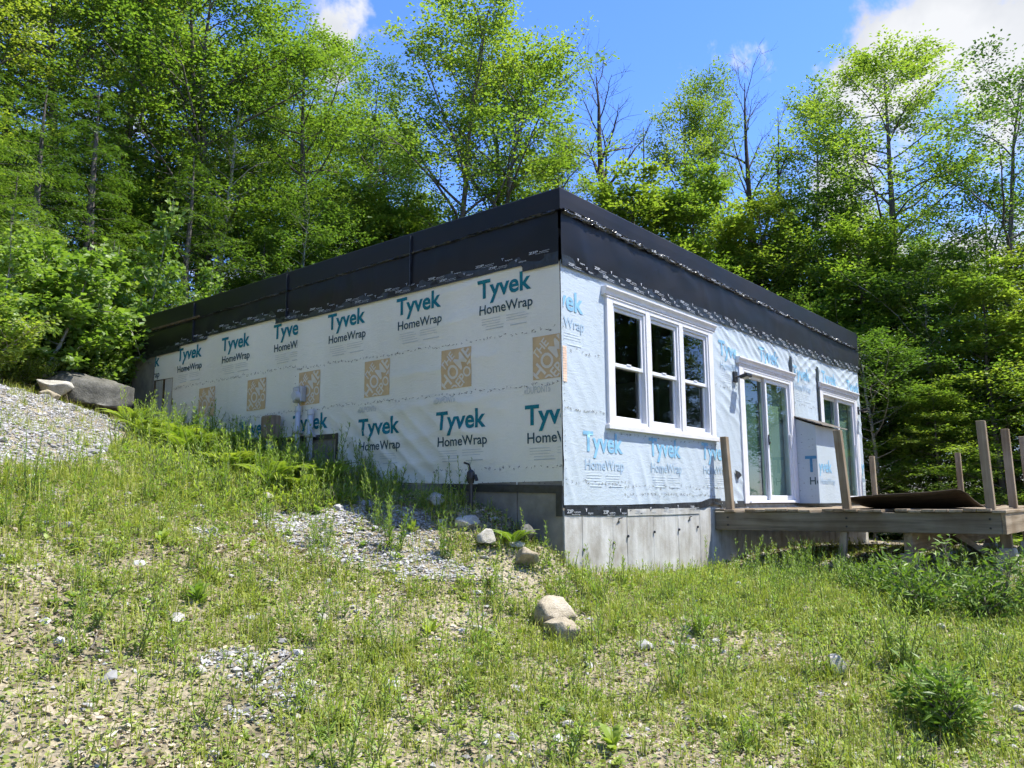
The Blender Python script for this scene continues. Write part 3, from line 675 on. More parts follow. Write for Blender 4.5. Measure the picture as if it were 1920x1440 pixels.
staples(placeL, wrapA2, -4.68, -3.76, lambda u: 1.94, .06); staples(placeL, wrapA2, -4.68, -3.76, lambda u: 1.335, .06)
def vert_staples(place, parent, u, v0, v1, step):
    mb = MB(); v = v0
    while v < v1:
        s = rnd.uniform(.008, .016); P = place(np.array([u - s, u + s, u + s * .4]), np.array([v, v + rnd.uniform(-.01, .01), v + .006])); mb.add(list(P), [(0, 1, 2)]); v += step * rnd.uniform(.6, 1.4)
    tag(mb.build('staple_row', M['staple'], parent), kind='stuff')
vert_staples(placeL, wrapB, -4.73, 1.0, 2.65, .09)
okf = lambda u, v: not any(a - .1 < u < b + .1 and c - .1 < v < d + .15 for a, b, c, d in OPEN)
staples(placeF, wrapF, .05, 3.6, lambda u: 1.66 if u < .8 else .2, .09, okf); staples(placeF, wrapF, .05, .8, lambda u: 1.015, .06, okf); staples(placeF, wrapF, .05, 1.3, lambda u: .235, .07, okf)
staples(placeF, wrapF, 1.2, 3.5, lambda u: .105, .05, okf); staples(placeF, wrapF, 3.6, 10.2, lambda u: 1.66, .09, okf); staples(placeF, wrapF, .9, 3.6, lambda u: .80, .10)
vert_staples(placeF, wrapF, .03, .1, 2.5, .07); vert_staples(placeF, wrapF, .84, .55, .82, .035)
# print on the flashing tapes
def tape_print(place, parent, u0, u1, vfun, rows, pitch, h):
    parts = []; u = u0; k = 0
    while u < u1:
        for r in range(rows):
            v = vfun(u) + r * h * 2.2; uu = u + (pitch * .5 if r % 2 else 0)
            if (k + r) % 2 == 0: parts += [('ZIP', pitch * .34, h, .03, uu, v), ('system', pitch * .34, h * .55, .01, uu + pitch * .38, v), ('flashing', pitch * .45, h * .35, .01, uu + pitch * .25, v - h * .6)]
            else: parts += [('T', pitch * .1, h, .03, uu, v + h * .5), ('tape', pitch * .28, h * .7, .01, uu + pitch * .14, v - h * .2)]
        u += pitch; k += 1
    bm = bmesh.new()
    for word, wd, ch, wt, a, b in parts:
        me, sx, sy, mn = fit_text(word, wd, ch, wt); n0 = len(bm.verts); bm.from_mesh(me); bm.verts.ensure_lookup_table()
        for v in bm.verts[n0:]: v.co = Vector((a + (v.co.x - mn) * sx, b + v.co.y * sy, 0))
    arr = np.array([v.co[:2] for v in bm.verts]); P = place(arr[:, 0], arr[:, 1])
    for v, p in zip(bm.verts, P): v.co = Vector(p)
    me = bpy.data.meshes.new('tape_print'); bm.to_mesh(me); bm.free(); me.materials.append(M['tape_print']); return tag(link(bpy.data.objects.new('tape_print', me), parent), kind='stuff')
tape_print(lambda u, v: np.stack([u, np.full(len(u), -.0435), v], 1), house, .1, LF - .3, lambda u: 2.60 + float(.02 * (vn(u * .9, 0, 71) - .5)) + float(.045 * sstep(8, 10.3, u)), 2, .34, .030)
tape_print(lambda u, v: np.stack([u, np.full(len(u), -.0215), v], 1), house, .03, 2.8, lambda u: -.085 - .02 * math.sin(u * 1.6), 1, .34, .036)
tape_print(lambda u, v: np.stack([np.full(len(u), -.042), -u, v], 1), house, -8.2, -.3, lambda u: (2.61 if u > -.5 else 2.70 if u > -4.7 else 2.73 if u > -5.25 else 2.81 if u > -7.2 else 2.755) + .0, 2, .40, .026)
tape_print(lambda u, v: np.stack([u, np.full(len(u), -.068), v - .1 * u / LF], 1), house, .2, LF - .4, lambda u: 3.19, 1, .42, .022)

# ------------------------------------------------------------------ windows and doors (parts of the house)
V, TR = M['vinyl'], M['trim']
def frame_boxes(mb, x0, x1, z0, z1, w, y0, y1, wb=None, wt=None):
    wb = w if wb is None else wb; wt = w if wt is None else wt
    mb.box((x0, y0, z0), (x0 + w, y1, z1)); mb.box((x1 - w, y0, z0), (x1, y1, z1))
    mb.box((x0 + w, y0 + .0004, z0), (x1 - w, y1 - .0004, z0 + wb)); mb.box((x0 + w, y0 + .0004, z1 - wt), (x1 - w, y1 - .0004, z1)); return mb
cs = MB()      # casing with three openings
for a, b in ((.855, .985), (1.735, 1.84), (2.59, 2.695), (3.445, 3.58)): cs.box((a, -.042, .90), (b, .03, 2.40))
for a, b in ((.985, 1.735), (1.84, 2.59), (2.695, 3.445)): cs.box((a, -.0415, 2.33), (b, .03, 2.3995)); cs.box((a, -.0405, .90), (b, .03, .925))
win = cs.build('window', TR, house, bevel=.003); win['label'] = 'triple white double-hung window in the front wall'
def crown(x0, x1, z, parent, name='crown_moulding'):
    prof = [(-.035, z), (-.055, z + .012), (-.056, z + .03), (-.062, z + .05), (-.078, z + .072), (-.085, z + .08), (-.085, z + .10), (-.0, z + .105), (-.0, z)]
    return MB().prism(prof, 0, x0, x1).build(name, TR, parent, bevel=.002)
crown(.79, 3.65, 2.40, win); MB().box((.84, -.05, 2.385), (3.60, -.0, 2.401)).build('trim_bead', TR, win)
MB().box((.82, -.06, .845), (3.64, .0, .90)).build('sill', TR, win, bevel=.005)
for k in range(3):
    a = .985 + k * .855; b = a + .75
    fr = MB(); frame_boxes(fr, a + .002, b - .002, .926, 2.328, .032, -.028, .075); fr.build('jamb_frame', V, win, bevel=.003)
    us = MB(); frame_boxes(us, a + .036, b - .036, 1.59, 2.294, .042, -.006, .026, .045, .042); us.build('upper_sash', V, win, bevel=.004)
    ls = MB(); frame_boxes(ls, a + .036, b - .036, .96, 1.635, .042, .030, .064, .055, .045); ls.build('lower_sash', V, win, bevel=.004)
    MB().box((a + .075, .008, 1.62), (b - .075, .014, 2.26)).build('pane', M['glass'], win); MB().box((a + .075, .044, 1.0), (b - .075, .050, 1.60)).build('pane', M['glass'], win)
    MB().box((a + .33, -.012, 1.634), (a + .42, .012, 1.65)).build('sash_lock', V, win)
def slider(x0, label, screen_right):
    x1 = x0 + 1.90; cb = MB()
    for a, b in ((x0 - .135, x0), (x1, x1 + .115)): cb.box((a, -.035, -.01), (b, .03, 2.06))
    cb.box((x0, -.0345, 2.0), (x1, .03, 2.0595))
    d = cb.build('sliding_door', TR, house, bevel=.003); d['label'] = label
    crown(x0 - .20, x1 + .16, 2.06, d); MB().box((x0 - .15, -.045, 2.045), (x1 + .125, -.0, 2.061)).build('trim_bead', TR, d)
    fr = MB(); frame_boxes(fr, x0 + .002, x1 - .002, .0, 1.998, .04, -.03, .12, .035); fr.build('door_frame', V, d, bevel=.003)
    MB().box((x0 + .045, -.05, -.005), (x1 - .045, .11, .028)).build('threshold', V, d, bevel=.004)
    m_ = x0 + .93
    p1 = MB(); frame_boxes(p1, x0 + .042, m_ + .03, .036, 1.957, .055, .055, .095, .07); s1 = p1.build('fixed_panel', V, d, bevel=.004)
    p2 = MB(); frame_boxes(p2, m_ - .03, x1 - .042, .036, 1.957, .06, .005, .045, .075); s2 = p2.build('sliding_panel', V, d, bevel=.004)
    MB().box((x0 + .09, .072, .10), (m_ - .02, .078, 1.91)).build('pane', M['glass_door'], d)
    MB().box((m_ + .025, .022, .10), (x1 - .098, .028, 1.91)).build('pane', M['glass_door'], d)
    MB().box((m_ + .0, .125, .05), (x1 - .05, .13, 1.95)).build('drawn_shade', M['shade_pale'], d); MB().box((x0 + .05, .135, .05), (m_ - .002, .14, 1.95)).build('drawn_shade', M['shade_teal'], d)
    MB().box((m_ - .012, -.012, .90), (m_ + .018, .004, 1.06)).box((m_ - .006, -.03, .92), (m_ + .012, -.012, .94)).build('handle', M['black_metal'], d, bevel=.003)
    MB().box((x1 - .085, -.02, .88), (x1 - .065, .004, 1.12)).build('handle', V, d, bevel=.003)
    return d
slider(4.58, 'white sliding glass door nearer the triple window', False)
slider(8.05, 'white sliding glass door at the far end of the front', False)
# boxed chase between the doors
ch = MB()
ch.prism([(-.012, -.02), (-.36, -.02), (-.36, 1.265), (-.012, 1.40)], 0, 6.61, 7.80)
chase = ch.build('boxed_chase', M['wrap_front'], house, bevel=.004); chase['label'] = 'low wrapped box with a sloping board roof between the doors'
rf = MB()
for k in range(4):
    a = k * .25; y0, y1 = -.01 - .115 * k, -.01 - .115 * (k + 1) - .02
    z0, z1 = 1.445 - .044 * k, 1.445 - .044 * (k + 1) + .004
    MB().add([(6.55, y0, z0), (7.86, y0, z0), (7.86, y1, z1), (6.55, y1, z1), (6.55, y0, z0 - .018), (7.86, y0, z0 - .018), (7.86, y1, z1 - .018), (6.55, y1, z1 - .018)],
             [(0, 1, 2, 3), (7, 6, 5, 4), (0, 4, 5, 1), (1, 5, 6, 2), (2, 6, 7, 3), (3, 7, 4, 0)]).build('roof_board', M['shingle'], chase)
def placeC(u, v): return np.stack([np.full(len(u), 6.606), -u, v], 1)
def placeCF(u, v): return np.stack([u, np.full(len(u), -.365), v], 1)
put_text([('Tyvek', .80, .26, .022, .16, .50)], placeC, plain('print_blue', (.05, .20, .36), .5, .2, 20), chase, clip=(.01, .35, 0, 1.2))
put_text([('HomeWrap', .785, .12, .012, .22, .29)], placeC, M['dark_print'], chase, clip=(.01, .35, 0, 1.2))
put_text([('yvek', .62, .2, .02, 6.66, .50)], placeCF, B_, chase, clip=(6.62, 7.78, 0, 1.2)); put_text([('HomeWrap', .70, .1, .012, 6.70, .30)], placeCF, G_, chase)
for u in (.05, .12, .24, .30): vert_staples(placeC, chase, u, .1, 1.15, .10)
# torn flap in the wrap left of the first door
MB().add([(4.17, -.022, .47), (4.30, -.026, .445), (4.33, -.05, .40), (4.22, -.03, .33), (4.19, -.024, .38)], [(0, 1, 2, 3, 4)]).build('torn_flap', M['black_metal'], house)

# ------------------------------------------------------------------ things fixed to the house
def lamp(x, z, label, turn):
    o = empty('wall_lamp', (x, -.012, z)); tag(o, label, 'wall lamp', 'flood lamps on the front wall')
    MB().box((-.055, -.035, -.08), (.055, 0, .08)).build('mounting_box', M['black_metal'], o, bevel=.006)
    MB().tube([(0, -.03, 0), (.01 * turn, -.07, 0), (.03 * turn, -.10, .01)], .014, 6).build('arm', M['black_metal'], o)
    h = MB()
    h.add([(p[0] * 1, p[1], p[2]) for p in [(-.08 + .05 * turn, -.10, -.035), (.10 + .05 * turn, -.10, -.035), (.10 + .05 * turn, -.22, -.005), (-.08 + .05 * turn, -.22, -.005),
            (-.08 + .05 * turn, -.09, .015), (.10 + .05 * turn, -.09, .015), (.10 + .05 * turn, -.21, .045), (-.08 + .05 * turn, -.21, .045)]],
          [(0, 3, 2, 1), (4, 5, 6, 7), (0, 1, 5, 4), (1, 2, 6, 5), (2, 3, 7, 6), (3, 0, 4, 7)])
    hd = h.build('lamp_head', M['black_metal'], o, bevel=.006)
    MB().add([(-.06 + .05 * turn, -.115, -.034), (.08 + .05 * turn, -.115, -.034), (.08 + .05 * turn, -.205, -.0115), (-.06 + .05 * turn, -.205, -.0115)], [(0, 1, 2, 3)]).build('lens', M['lamp_glass'], hd)
lamp(4.30, 1.84, 'black flood lamp left of the nearer sliding door', 1); lamp(10.10, 1.82, 'black flood lamp at the far right end of the front wall', 1)

o = empty('meter_box', (-.01, 4.55, 1.56)); tag(o, 'grey electric meter box on the shaded left wall above a conduit', 'meter box')
MB().box((-.10, -.10, -.11), (0, .10, .11)).build('case', M['metal'], o, bevel=.012)
MB().box((-.115, -.06, .0), (-.098, .06, .09)).build('cover', M['conduit'], o, bevel=.006)
MB().tube([(-.10, -.035, -.03), (-.17, -.035, -.03)], [.065, .06], 14).build('meter_dial', M['conduit'], o, smooth=False)
MB().tube([(-.06, 0, -.12), (-.06, 0, -.17)], .02, 8).build('nipple', M['metal'], o)
def conduit(y, ztop, r, label):
    zb = gz(-.12, y) - .1; o = empty('conduit', (-.08, y, zb)); tag(o, label, 'conduit', 'conduits on the left wall')
    MB().tube([(0, 0, 0), (0, 0, ztop - zb)], r, 12).build('pipe', M['conduit'], o, smooth=True)
    MB().tube([(0, 0, ztop - zb - .07), (0, 0, ztop - zb)], r * 1.22, 12).build('coupling', M['conduit'], o)
    MB().box((-r * 1.3, -r * 1.5, (ztop - zb) * .62), (.07, r * 1.5, (ztop - zb) * .62 + .03)).build('clamp', M['galv'], o, bevel=.003)
conduit(4.54, 1.39, .038, 'grey plastic conduit rising to the meter box'); conduit(4.25, 1.32, .042, 'open-topped grey conduit right of the meter box')
o = empty('junction_box', (-.16, 5.07, gz(-.16, 5.07) - .1)); b0 = gz(-.16, 5.07) - .1
tag(o, 'weathered brown utility box on a short post by the left wall', 'utility box')
MB().box((-.08, -.13, 1.0 - b0 - .045), (.08, .13, 1.29 - b0)).build('case', M['wood_z'], o, bevel=.012); MB().box((-.09, -.115, 1.0 - b0 - .02), (-.078, .115, 1.27 - b0)).build('lid', M['wood_z'], o, bevel=.004)
MB().box((-.105, -.02, 1.12 - b0), (-.088, .02, 1.15 - b0)).build('latch', M['metal'], o)
MB().box((-.04, -.05, 0), (.05, .05, 1.0 - b0 - .046)).build('post', M['conduit'], o, bevel=.004)
b0 = gz(-.28, 1.05); o = empty('yard_hydrant', (-.28, 1.05, b0 - .05)); tag(o, 'small dark yard hydrant standing by the left wall', 'hydrant')
MB().tube([(0, 0, 0), (0, 0, .36)], .024, 10).build('standpipe', M['black_metal'], o); MB().tube([(0, 0, .34), (0, 0, .40), (0, 0, .46), (0, 0, .49)], [.035, .048, .045, .02], 10).build('head', M['black_metal'], o)
MB().tube([(0, .02, .43), (0, -.07, .42), (0, -.09, .37)], .02, 8).build('spout', M['black_metal'], o); MB().tube([(0, .0, .48), (0, .03, .55), (0, .10, .57)], .012, 6).build('handle', M['black_metal'], o)

# ------------------------------------------------------------------ the deck
X0, X1, Y0, Y1, ZT = 3.47, 10.25, -.02, -3.40, -.12
deck = empty('deck', (X0, -1.7, gz(X0, -1.7))); tag(deck, 'unfinished weathered timber deck beside the sliding doors, no railings', 'deck')
_inv = Matrix.Translation(deck.location).inverted()
def dk(mb, name, m, bevel=.004, **k):
    mb.v = [tuple(Vector(v) - deck.location) for v in mb.v]; return mb.build(name, m, deck, bevel=bevel, **k)
dk(MB().box((X0, Y0, ZT - .235), (X0 + .045, Y1, ZT)), 'rim_beam', M['wood_y'])['label'] = 'long side beam of the deck with dark cracks'
dk(MB().box((X0 - .002, Y1 - .042, ZT - .235), (X1, Y1 - .002, ZT)), 'rim_beam', M['wood_x']); dk(MB().box((X1 - .045, Y0, ZT - .235), (X1, Y1, ZT)), 'rim_beam', M['wood_y'])
x = X0 + .45
while x < X1 - .2:
    dk(MB().box((x, Y0, ZT - .235), (x + .04, Y1, ZT - .002)), 'joist', M['wood_y'], 0); x += .41
k = 0; y = -.03
while y > Y1 - .02:
    w = .137; dx = rnd.uniform(-.03, .02); dz = rnd.uniform(-.006, .012)
    if k not in (2, 9, 15):
        dk(MB().box((X0 - .02 + dx, y, ZT + .002 + dz), (X1 + .02 - abs(dx), y - w, ZT + .034 + dz)), 'deck_board', M['wood_x'])
    y -= .143; k += 1
dk(MB().box((X0 + .06, -2.37, ZT - .475), (X1 - .1, -2.46, ZT - .238)), 'girder', M['wood_x'])['label'] = 'support girder under the deck'
# under posts on concrete piers
def pier(x, y, parent, hh=.30):
    g = gz(x, y) - .12; v = []
    for z, r in ((g, .15), (g + .12 + hh, .09)): v += [(x - r, y - r, z), (x + r, y - r, z), (x + r, y + r, z), (x - r, y + r, z)]
    return dk(MB().add(v, [(0, 3, 2, 1), (4, 5, 6, 7), (0, 1, 5, 4), (1, 2, 6, 5), (2, 3, 7, 6), (3, 0, 4, 7)]), 'concrete_pier', M['concrete'], .012), g + .12 + hh
for x in (3.56, 5.25, 6.95, 8.6, 10.0):
    if x < 4: g = gz(x, -2.42) - .15; dk(MB().box((x - .075, -2.50, g), (x + .075, -2.33, ZT - .478)), 'support_post', M['wood_z'])
    else:
        _, zt = pier(x, -2.415, deck, .12); dk(MB().box((x - .07, -2.485, zt), (x + .07, -2.345, ZT - .478)), 'support_post', M['wood_z'])
for x in (4.85, 6.6, 8.4):
    _, zt = pier(x, -3.22, deck, .22); dk(MB().box((x - .06, -3.28, zt), (x + .06, -3.16, ZT - .24)), 'support_post', M['wood_z'])
mb = MB(); mb.tube([(3.5, -1.62, gz(3.5, -1.62) - .1), (3.53, -1.70, ZT - .23)], .055, 4); dk(mb, 'prop', M['wood_z'])
mb = MB(); mb.tube([(5.3, -2.53, ZT - .30), (6.2, -2.75, gz(6.2, -2.75) + .02)], .06, 4); dk(mb, 'brace', M['wood_x'])
def rail_post(x, y, top, lean, label=None, r=.045):
    zb = ZT - .19 if label else ZT - .15; vs = []
    for z, lx, ly in ((zb, 0, 0), (top, lean[0], lean[1])):
        vs += [(x - r + lx, y - r + ly, z), (x + r + lx, y - r + ly, z), (x + r + lx, y + r + ly, z), (x - r + lx, y + r + ly, z)]
    o = dk(MB().add(vs, [(0, 3, 2, 1), (4, 5, 6, 7), (0, 1, 5, 4), (1, 2, 6, 5), (2, 3, 7, 6), (3, 0, 4, 7)]), 'railing_post', M['wood_z'], .004)
    if label: o['label'] = label
rail_post(3.565, -.21, .905, (.0, .055), 'leaning railing post nearest the triple window'); rail_post(3.565, -1.75, .90, (-.03, .06), 'leaning railing post in front of the boxed chase')
rail_post(3.565, -3.30, .91, (0, .03), 'corner railing post'); rail_post(5.0, -3.31, .91, (.01, .02)); rail_post(6.45, -3.31, .90, (0, .02)); rail_post(7.9, -3.31, .90, (0, 0)); rail_post(10.17, -3.31, .90, (0, 0))
rail_post(10.2, -.22, .90, (-.01, .01)); rail_post(10.2, -1.75, .90, (.0, .01))
for y in (-.20, -1.75, -3.29):
    for z in (ZT - .07, ZT - .17): dk(MB().tube([(X0 - .012, y, z), (X0 + .01, y, z)], .013, 6), 'bolt', M['black_metal'], 0)
# curled sheet lying on the deck
n, m_ = 22, 14
def sheet_P(u, v):
    a = u / n; b = v / m_            # a along -Y, b away from the side beam
    y = -1.68 - 1.38 * a + .03 * b; x = 3.66 + 1.55 * b
    edge = .055 + .115 * a ** 1.3 - .13 * sstep(.93, 1.0, a) * .6
    z = ZT + .05 + (edge + .075) * np.clip(1 - b / .75, 0, 1) ** 1.6 + .012 * np.sin(a * 6 + b * 3)
    return np.stack([x, y, z], 1)
o = grid_obj('plywood_sheet', sheet_P, n, m_, M['ply_dark']); o.modifiers.new('thick', 'SOLIDIFY').thickness = .014
tag(o, 'dark curled plywood sheet lying on the deck behind the corner post', 'plywood sheet')
MB().box((-.5, -.2, 0), (.5, .2, .018)).build('plywood_offcut', M['ply_brown'], None, bevel=.002).matrix_world = Matrix.Translation((6.9, -2.6, ZT + .052)) @ Matrix.Rotation(.3, 4, 'Z')
tag(bpy.data.objects['plywood_offcut'], 'flat plywood offcut lying on the deck near its outer edge', 'plywood offcut')

# ------------------------------------------------------------------ rocks
def rock(name, label, loc, size, m, seed, group=None, sub=4, rot=0, rough=.22, sink=.25):
    bm = bmesh.new(); bmesh.ops.create_icosphere(bm, subdivisions=sub, radius=1); r = np.random.default_rng(seed)
    pl = [(Vector(r.normal(size=3)).normalized(), r.uniform(.45, .82)) for _ in range(14)]
    for v in bm.verts:
        d = v.co.copy()
        for nn, k in pl:
            t = d.dot(nn)
            if t > k: d = d - nn * (t - k) * .97
        nzv = float(fbm(np.array([d.x * 1.7 + seed]), np.array([d.y * 1.7 + d.z * 1.3]), seed)[0]) - .45
        v.co = d * (1.12 + rough * nzv * 2 + .05 * (float(fbm(np.array([d.x * 6 + seed]), np.array([d.y * 6 + d.z * 5]), seed)[0]) - .45))
        v.co = Vector((v.co.x * size[0] / 2, v.co.y * size[1] / 2, v.co.z * size[2] / 2))
    me = bpy.data.meshes.new(name); bm.to_mesh(me); bm.free(); me.polygons.foreach_set('use_smooth', [sub > 3] * len(me.polygons)); me.materials.append(m)
    o = link(bpy.data.objects.new(name, me)); o.location = (loc[0], loc[1], (loc[2] if len(loc) > 2 else gz(loc[0], loc[1])) + size[2] * (.5 - sink)); o.rotation_euler.z = rot
    tag(o, label, 'rock', group); return o
rock('boulder', 'long grey boulder against the far left end of the house', (-1.02, 9.05), (1.55, .95, .78), M['rock_grey'], 3, sub=4, rot=-.75, rough=.2, sink=.2)
rock('boulder', 'rounded pale boulder left of the long grey boulder', (-1.72, 8.75), (.56, .5, .44), M['rock_pale'], 8, rot=.3, sink=.15)
rock('rock', 'small tan rock at the foot of the rounded pale boulder', (-1.95, 8.25), (.34, .3, .2), M['rock_tan'], 12, sink=.2)
rock('rock', 'flat-topped tan stone behind the round one on the open slope', (-1.20, -.78), (.28, .34, .31), M['rock_tan'], 22, rot=.1, sink=.12)
rock('rock', 'round tan stone leaning in front of a flat stone on the slope', (-1.40, -.96), (.25, .32, .25), M['rock_tan'], 28, rot=-.3, sink=.15)
rock('rock', 'oval tan stone below the left foundation corner', (-.52, .10), (.30, .24, .22), M['rock_tan'], 31, rot=-.7, sink=.2)
rock('rock', 'pointed grey stone against the shaded foundation corner', (-.22, .32), (.26, .24, .30), M['rock_grey'], 35, sink=.2)
rock('rock', 'mossy stone among the weeds left of the foundation corner', (-.62, .52), (.26, .22, .2), M['rock_pale'], 37, sink=.25)
rock('rock', 'pale round stone beside the yard hydrant', (-.55, .84), (.26, .22, .2), M['rock_pale'], 42, sink=.3)
rock('rock', 'pale flat stone in weeds left of the yard hydrant', (-.45, 1.42), (.34, .24, .18), M['rock_pale'], 44, sink=.25)
rock('rock', 'pale square stone alone on the right slope', (-.52, -2.84), (.20, .17, .17), M['rock_pale'], 51, sink=.2)
rock('rock', 'low pale slab in the bright weeds under the left wall', (-.9, 7.35), (.9, .6, .35), M['rock_pale'], 55, sink=.3)
k = 60
for (x, y, s) in [(-1.6, 2.9, .14), (-2.9, .2, .10), (-3.6, -.6, .09), (-2.6, -1.9, .08), (-1.9, -2.6, .09), (-.2, -3.0, .08), (-3.1, 2.4, .10), (-3.9, .5, .11), (-2.1, -.2, .08), (1.2, -3.2, .12), (-4.1, -.2, .08), (-.4, -4.0, .1), (4.1, -1.4, .2), (4.8, -2.0, .18)]:
    rock('stone', 'small loose stone lying on the slope below the house', (x, y), (s * 1.3, s, s * .75), M['rock_pale'], k, 'small loose stones on the slope', 2, rot=k, sink=.15); k += 1

# fallen sticks
for k, (x, y, L, a) in enumerate([(-3.6, -.3, .5, .4), (-2.6, -1.2, .4, 2.0), (-4.4, .6, .6, 1.1), (-1.9, -1.9, .45, 2.7), (-.9, -2.4, .5, .2), (-3.0, 1.2, .35, 2.4), (-3.3, -1.4, .3, 1.6), (-2.2, .1, .4, .9), (.3, -2.7, .5, 2.2), (-4.0, 1.9, .4, .1)]):
    pts = []
    for q in range(6):
        t = q / 5 - .5; xx = x + math.cos(a) * t * L + rnd.gauss(0, .008); yy = y + math.sin(a) * t * L + rnd.gauss(0, .008); pts.append((xx, yy, gz(xx, yy) + .012 + rnd.uniform(0, .012)))
    tag(MB().tube(pts, [.007, .0075, .007, .006, .005, .003], 6).build('stick', M['bark']), 'thin dry stick lying on the leaf-strewn slope', 'stick', 'fallen sticks on the slope')

# ------------------------------------------------------------------ trees
def unit(v): return v / (np.linalg.norm(v, axis=-1, keepdims=True) + 1e-9)
class Tree:
    def __init__(s, seed): s.r = np.random.default_rng(seed); s.mb_v = []; s.mb_f = []; s.nv = 0; s.B = []; s.D = []; s.N = []; s.L = []; s.T = []
    def limb(s, pts, rads, n=5):
        pts = np.asarray(pts, float); k = len(pts); d = np.gradient(pts, axis=0); d = unit(d)
        ref = np.array([0, 0, 1.]) if abs(d[0, 2]) < .8 else np.array([1., 0, 0])
        a = unit(np.cross(d, ref)); b = np.cross(d, a); t = np.arange(n) * 2 * np.pi / n
        ring = pts[:, None] + np.asarray(rads)[:, None, None] * (a[:, None] * np.cos(t)[None, :, None] + b[:, None] * np.sin(t)[None, :, None])
        s.mb_v.append(ring.reshape(-1, 3)); i, j = np.meshgrid(np.arange(k - 1), np.arange(n), indexing='ij'); i = i.ravel(); j = j.ravel(); j2 = (j + 1) % n
        s.mb_f.append(np.stack([i * n + j, i * n + j2, (i + 1) * n + j2, (i + 1) * n + j], 1) + s.nv); s.nv += k * n
    def curve(s, p, d, L, n, up=0.0, wander=.15):
        pts = [np.array(p, float)]; d = unit(np.array(d, float))
        for k in range(n):
            d = unit(d + np.array([0, 0, up / n]) + s.r.normal(size=3) * wander / n ** .5); pts.append(pts[-1] + d * L / n)
        return np.array(pts)
    def leaves(s, pts, count, size, flat, droop, tint, side_spread=.3, start=.1):
        t = s.r.uniform(start, 1, count) * (len(pts) - 1); i = np.minimum(t.astype(int), len(pts) - 2); f = (t - i)[:, None]
        p = pts[i] * (1 - f) + pts[i + 1] * f; d = unit(pts[i + 1] - pts[i])
        sd = unit(np.cross(d, [0, 0, 1.]) + 1e-6) * s.r.choice([-1, 1], count)[:, None]
        dirn = unit(d * s.r.uniform(.2, 1.0, (count, 1)) + sd * s.r.uniform(.5, 1.2, (count, 1)) + s.r.normal(size=(count, 3)) * (1 - flat) * .8 + np.array([0, 0, -droop]))
        p = p + dirn * s.r.uniform(0, side_spread, (count, 1)) + s.r.normal(size=(count, 3)) * .03
        nrm = unit(np.array([0, 0, 1.]) + s.r.normal(size=(count, 3)) * (.25 + .9 * (1 - flat)))
        s.B.append(p); s.D.append(dirn); s.N.append(nrm); s.L.append(size * s.r.uniform(.65, 1.25, count)); s.T.append(np.clip(tint + s.r.normal(size=count) * .13, 0, 1))
    def leaf_mesh(s, name, m, aspect, fold=.12, waist=.45):
        B = np.vstack(s.B); D = np.vstack(s.D); N = np.vstack(s.N); L = np.concatenate(s.L)[:, None]; T = np.concatenate(s.T)
        S = unit(np.cross(N, D)); N2 = np.cross(D, S); w = L * aspect * .5
        v = np.stack([B, B + D * L * waist + S * w + N2 * L * fold * .5, B + D * L, B + D * L * waist - S * w + N2 * L * fold * .5], 1).reshape(-1, 3)
        n = len(B); f = np.arange(n * 4).reshape(n, 4)
        return np_mesh(name, v, [f], [m], tint=T)
    def wood_mesh(s, name, m): return np_mesh(name, np.vstack(s.mb_v), [np.vstack(s.mb_f)], [m], smooth=True)

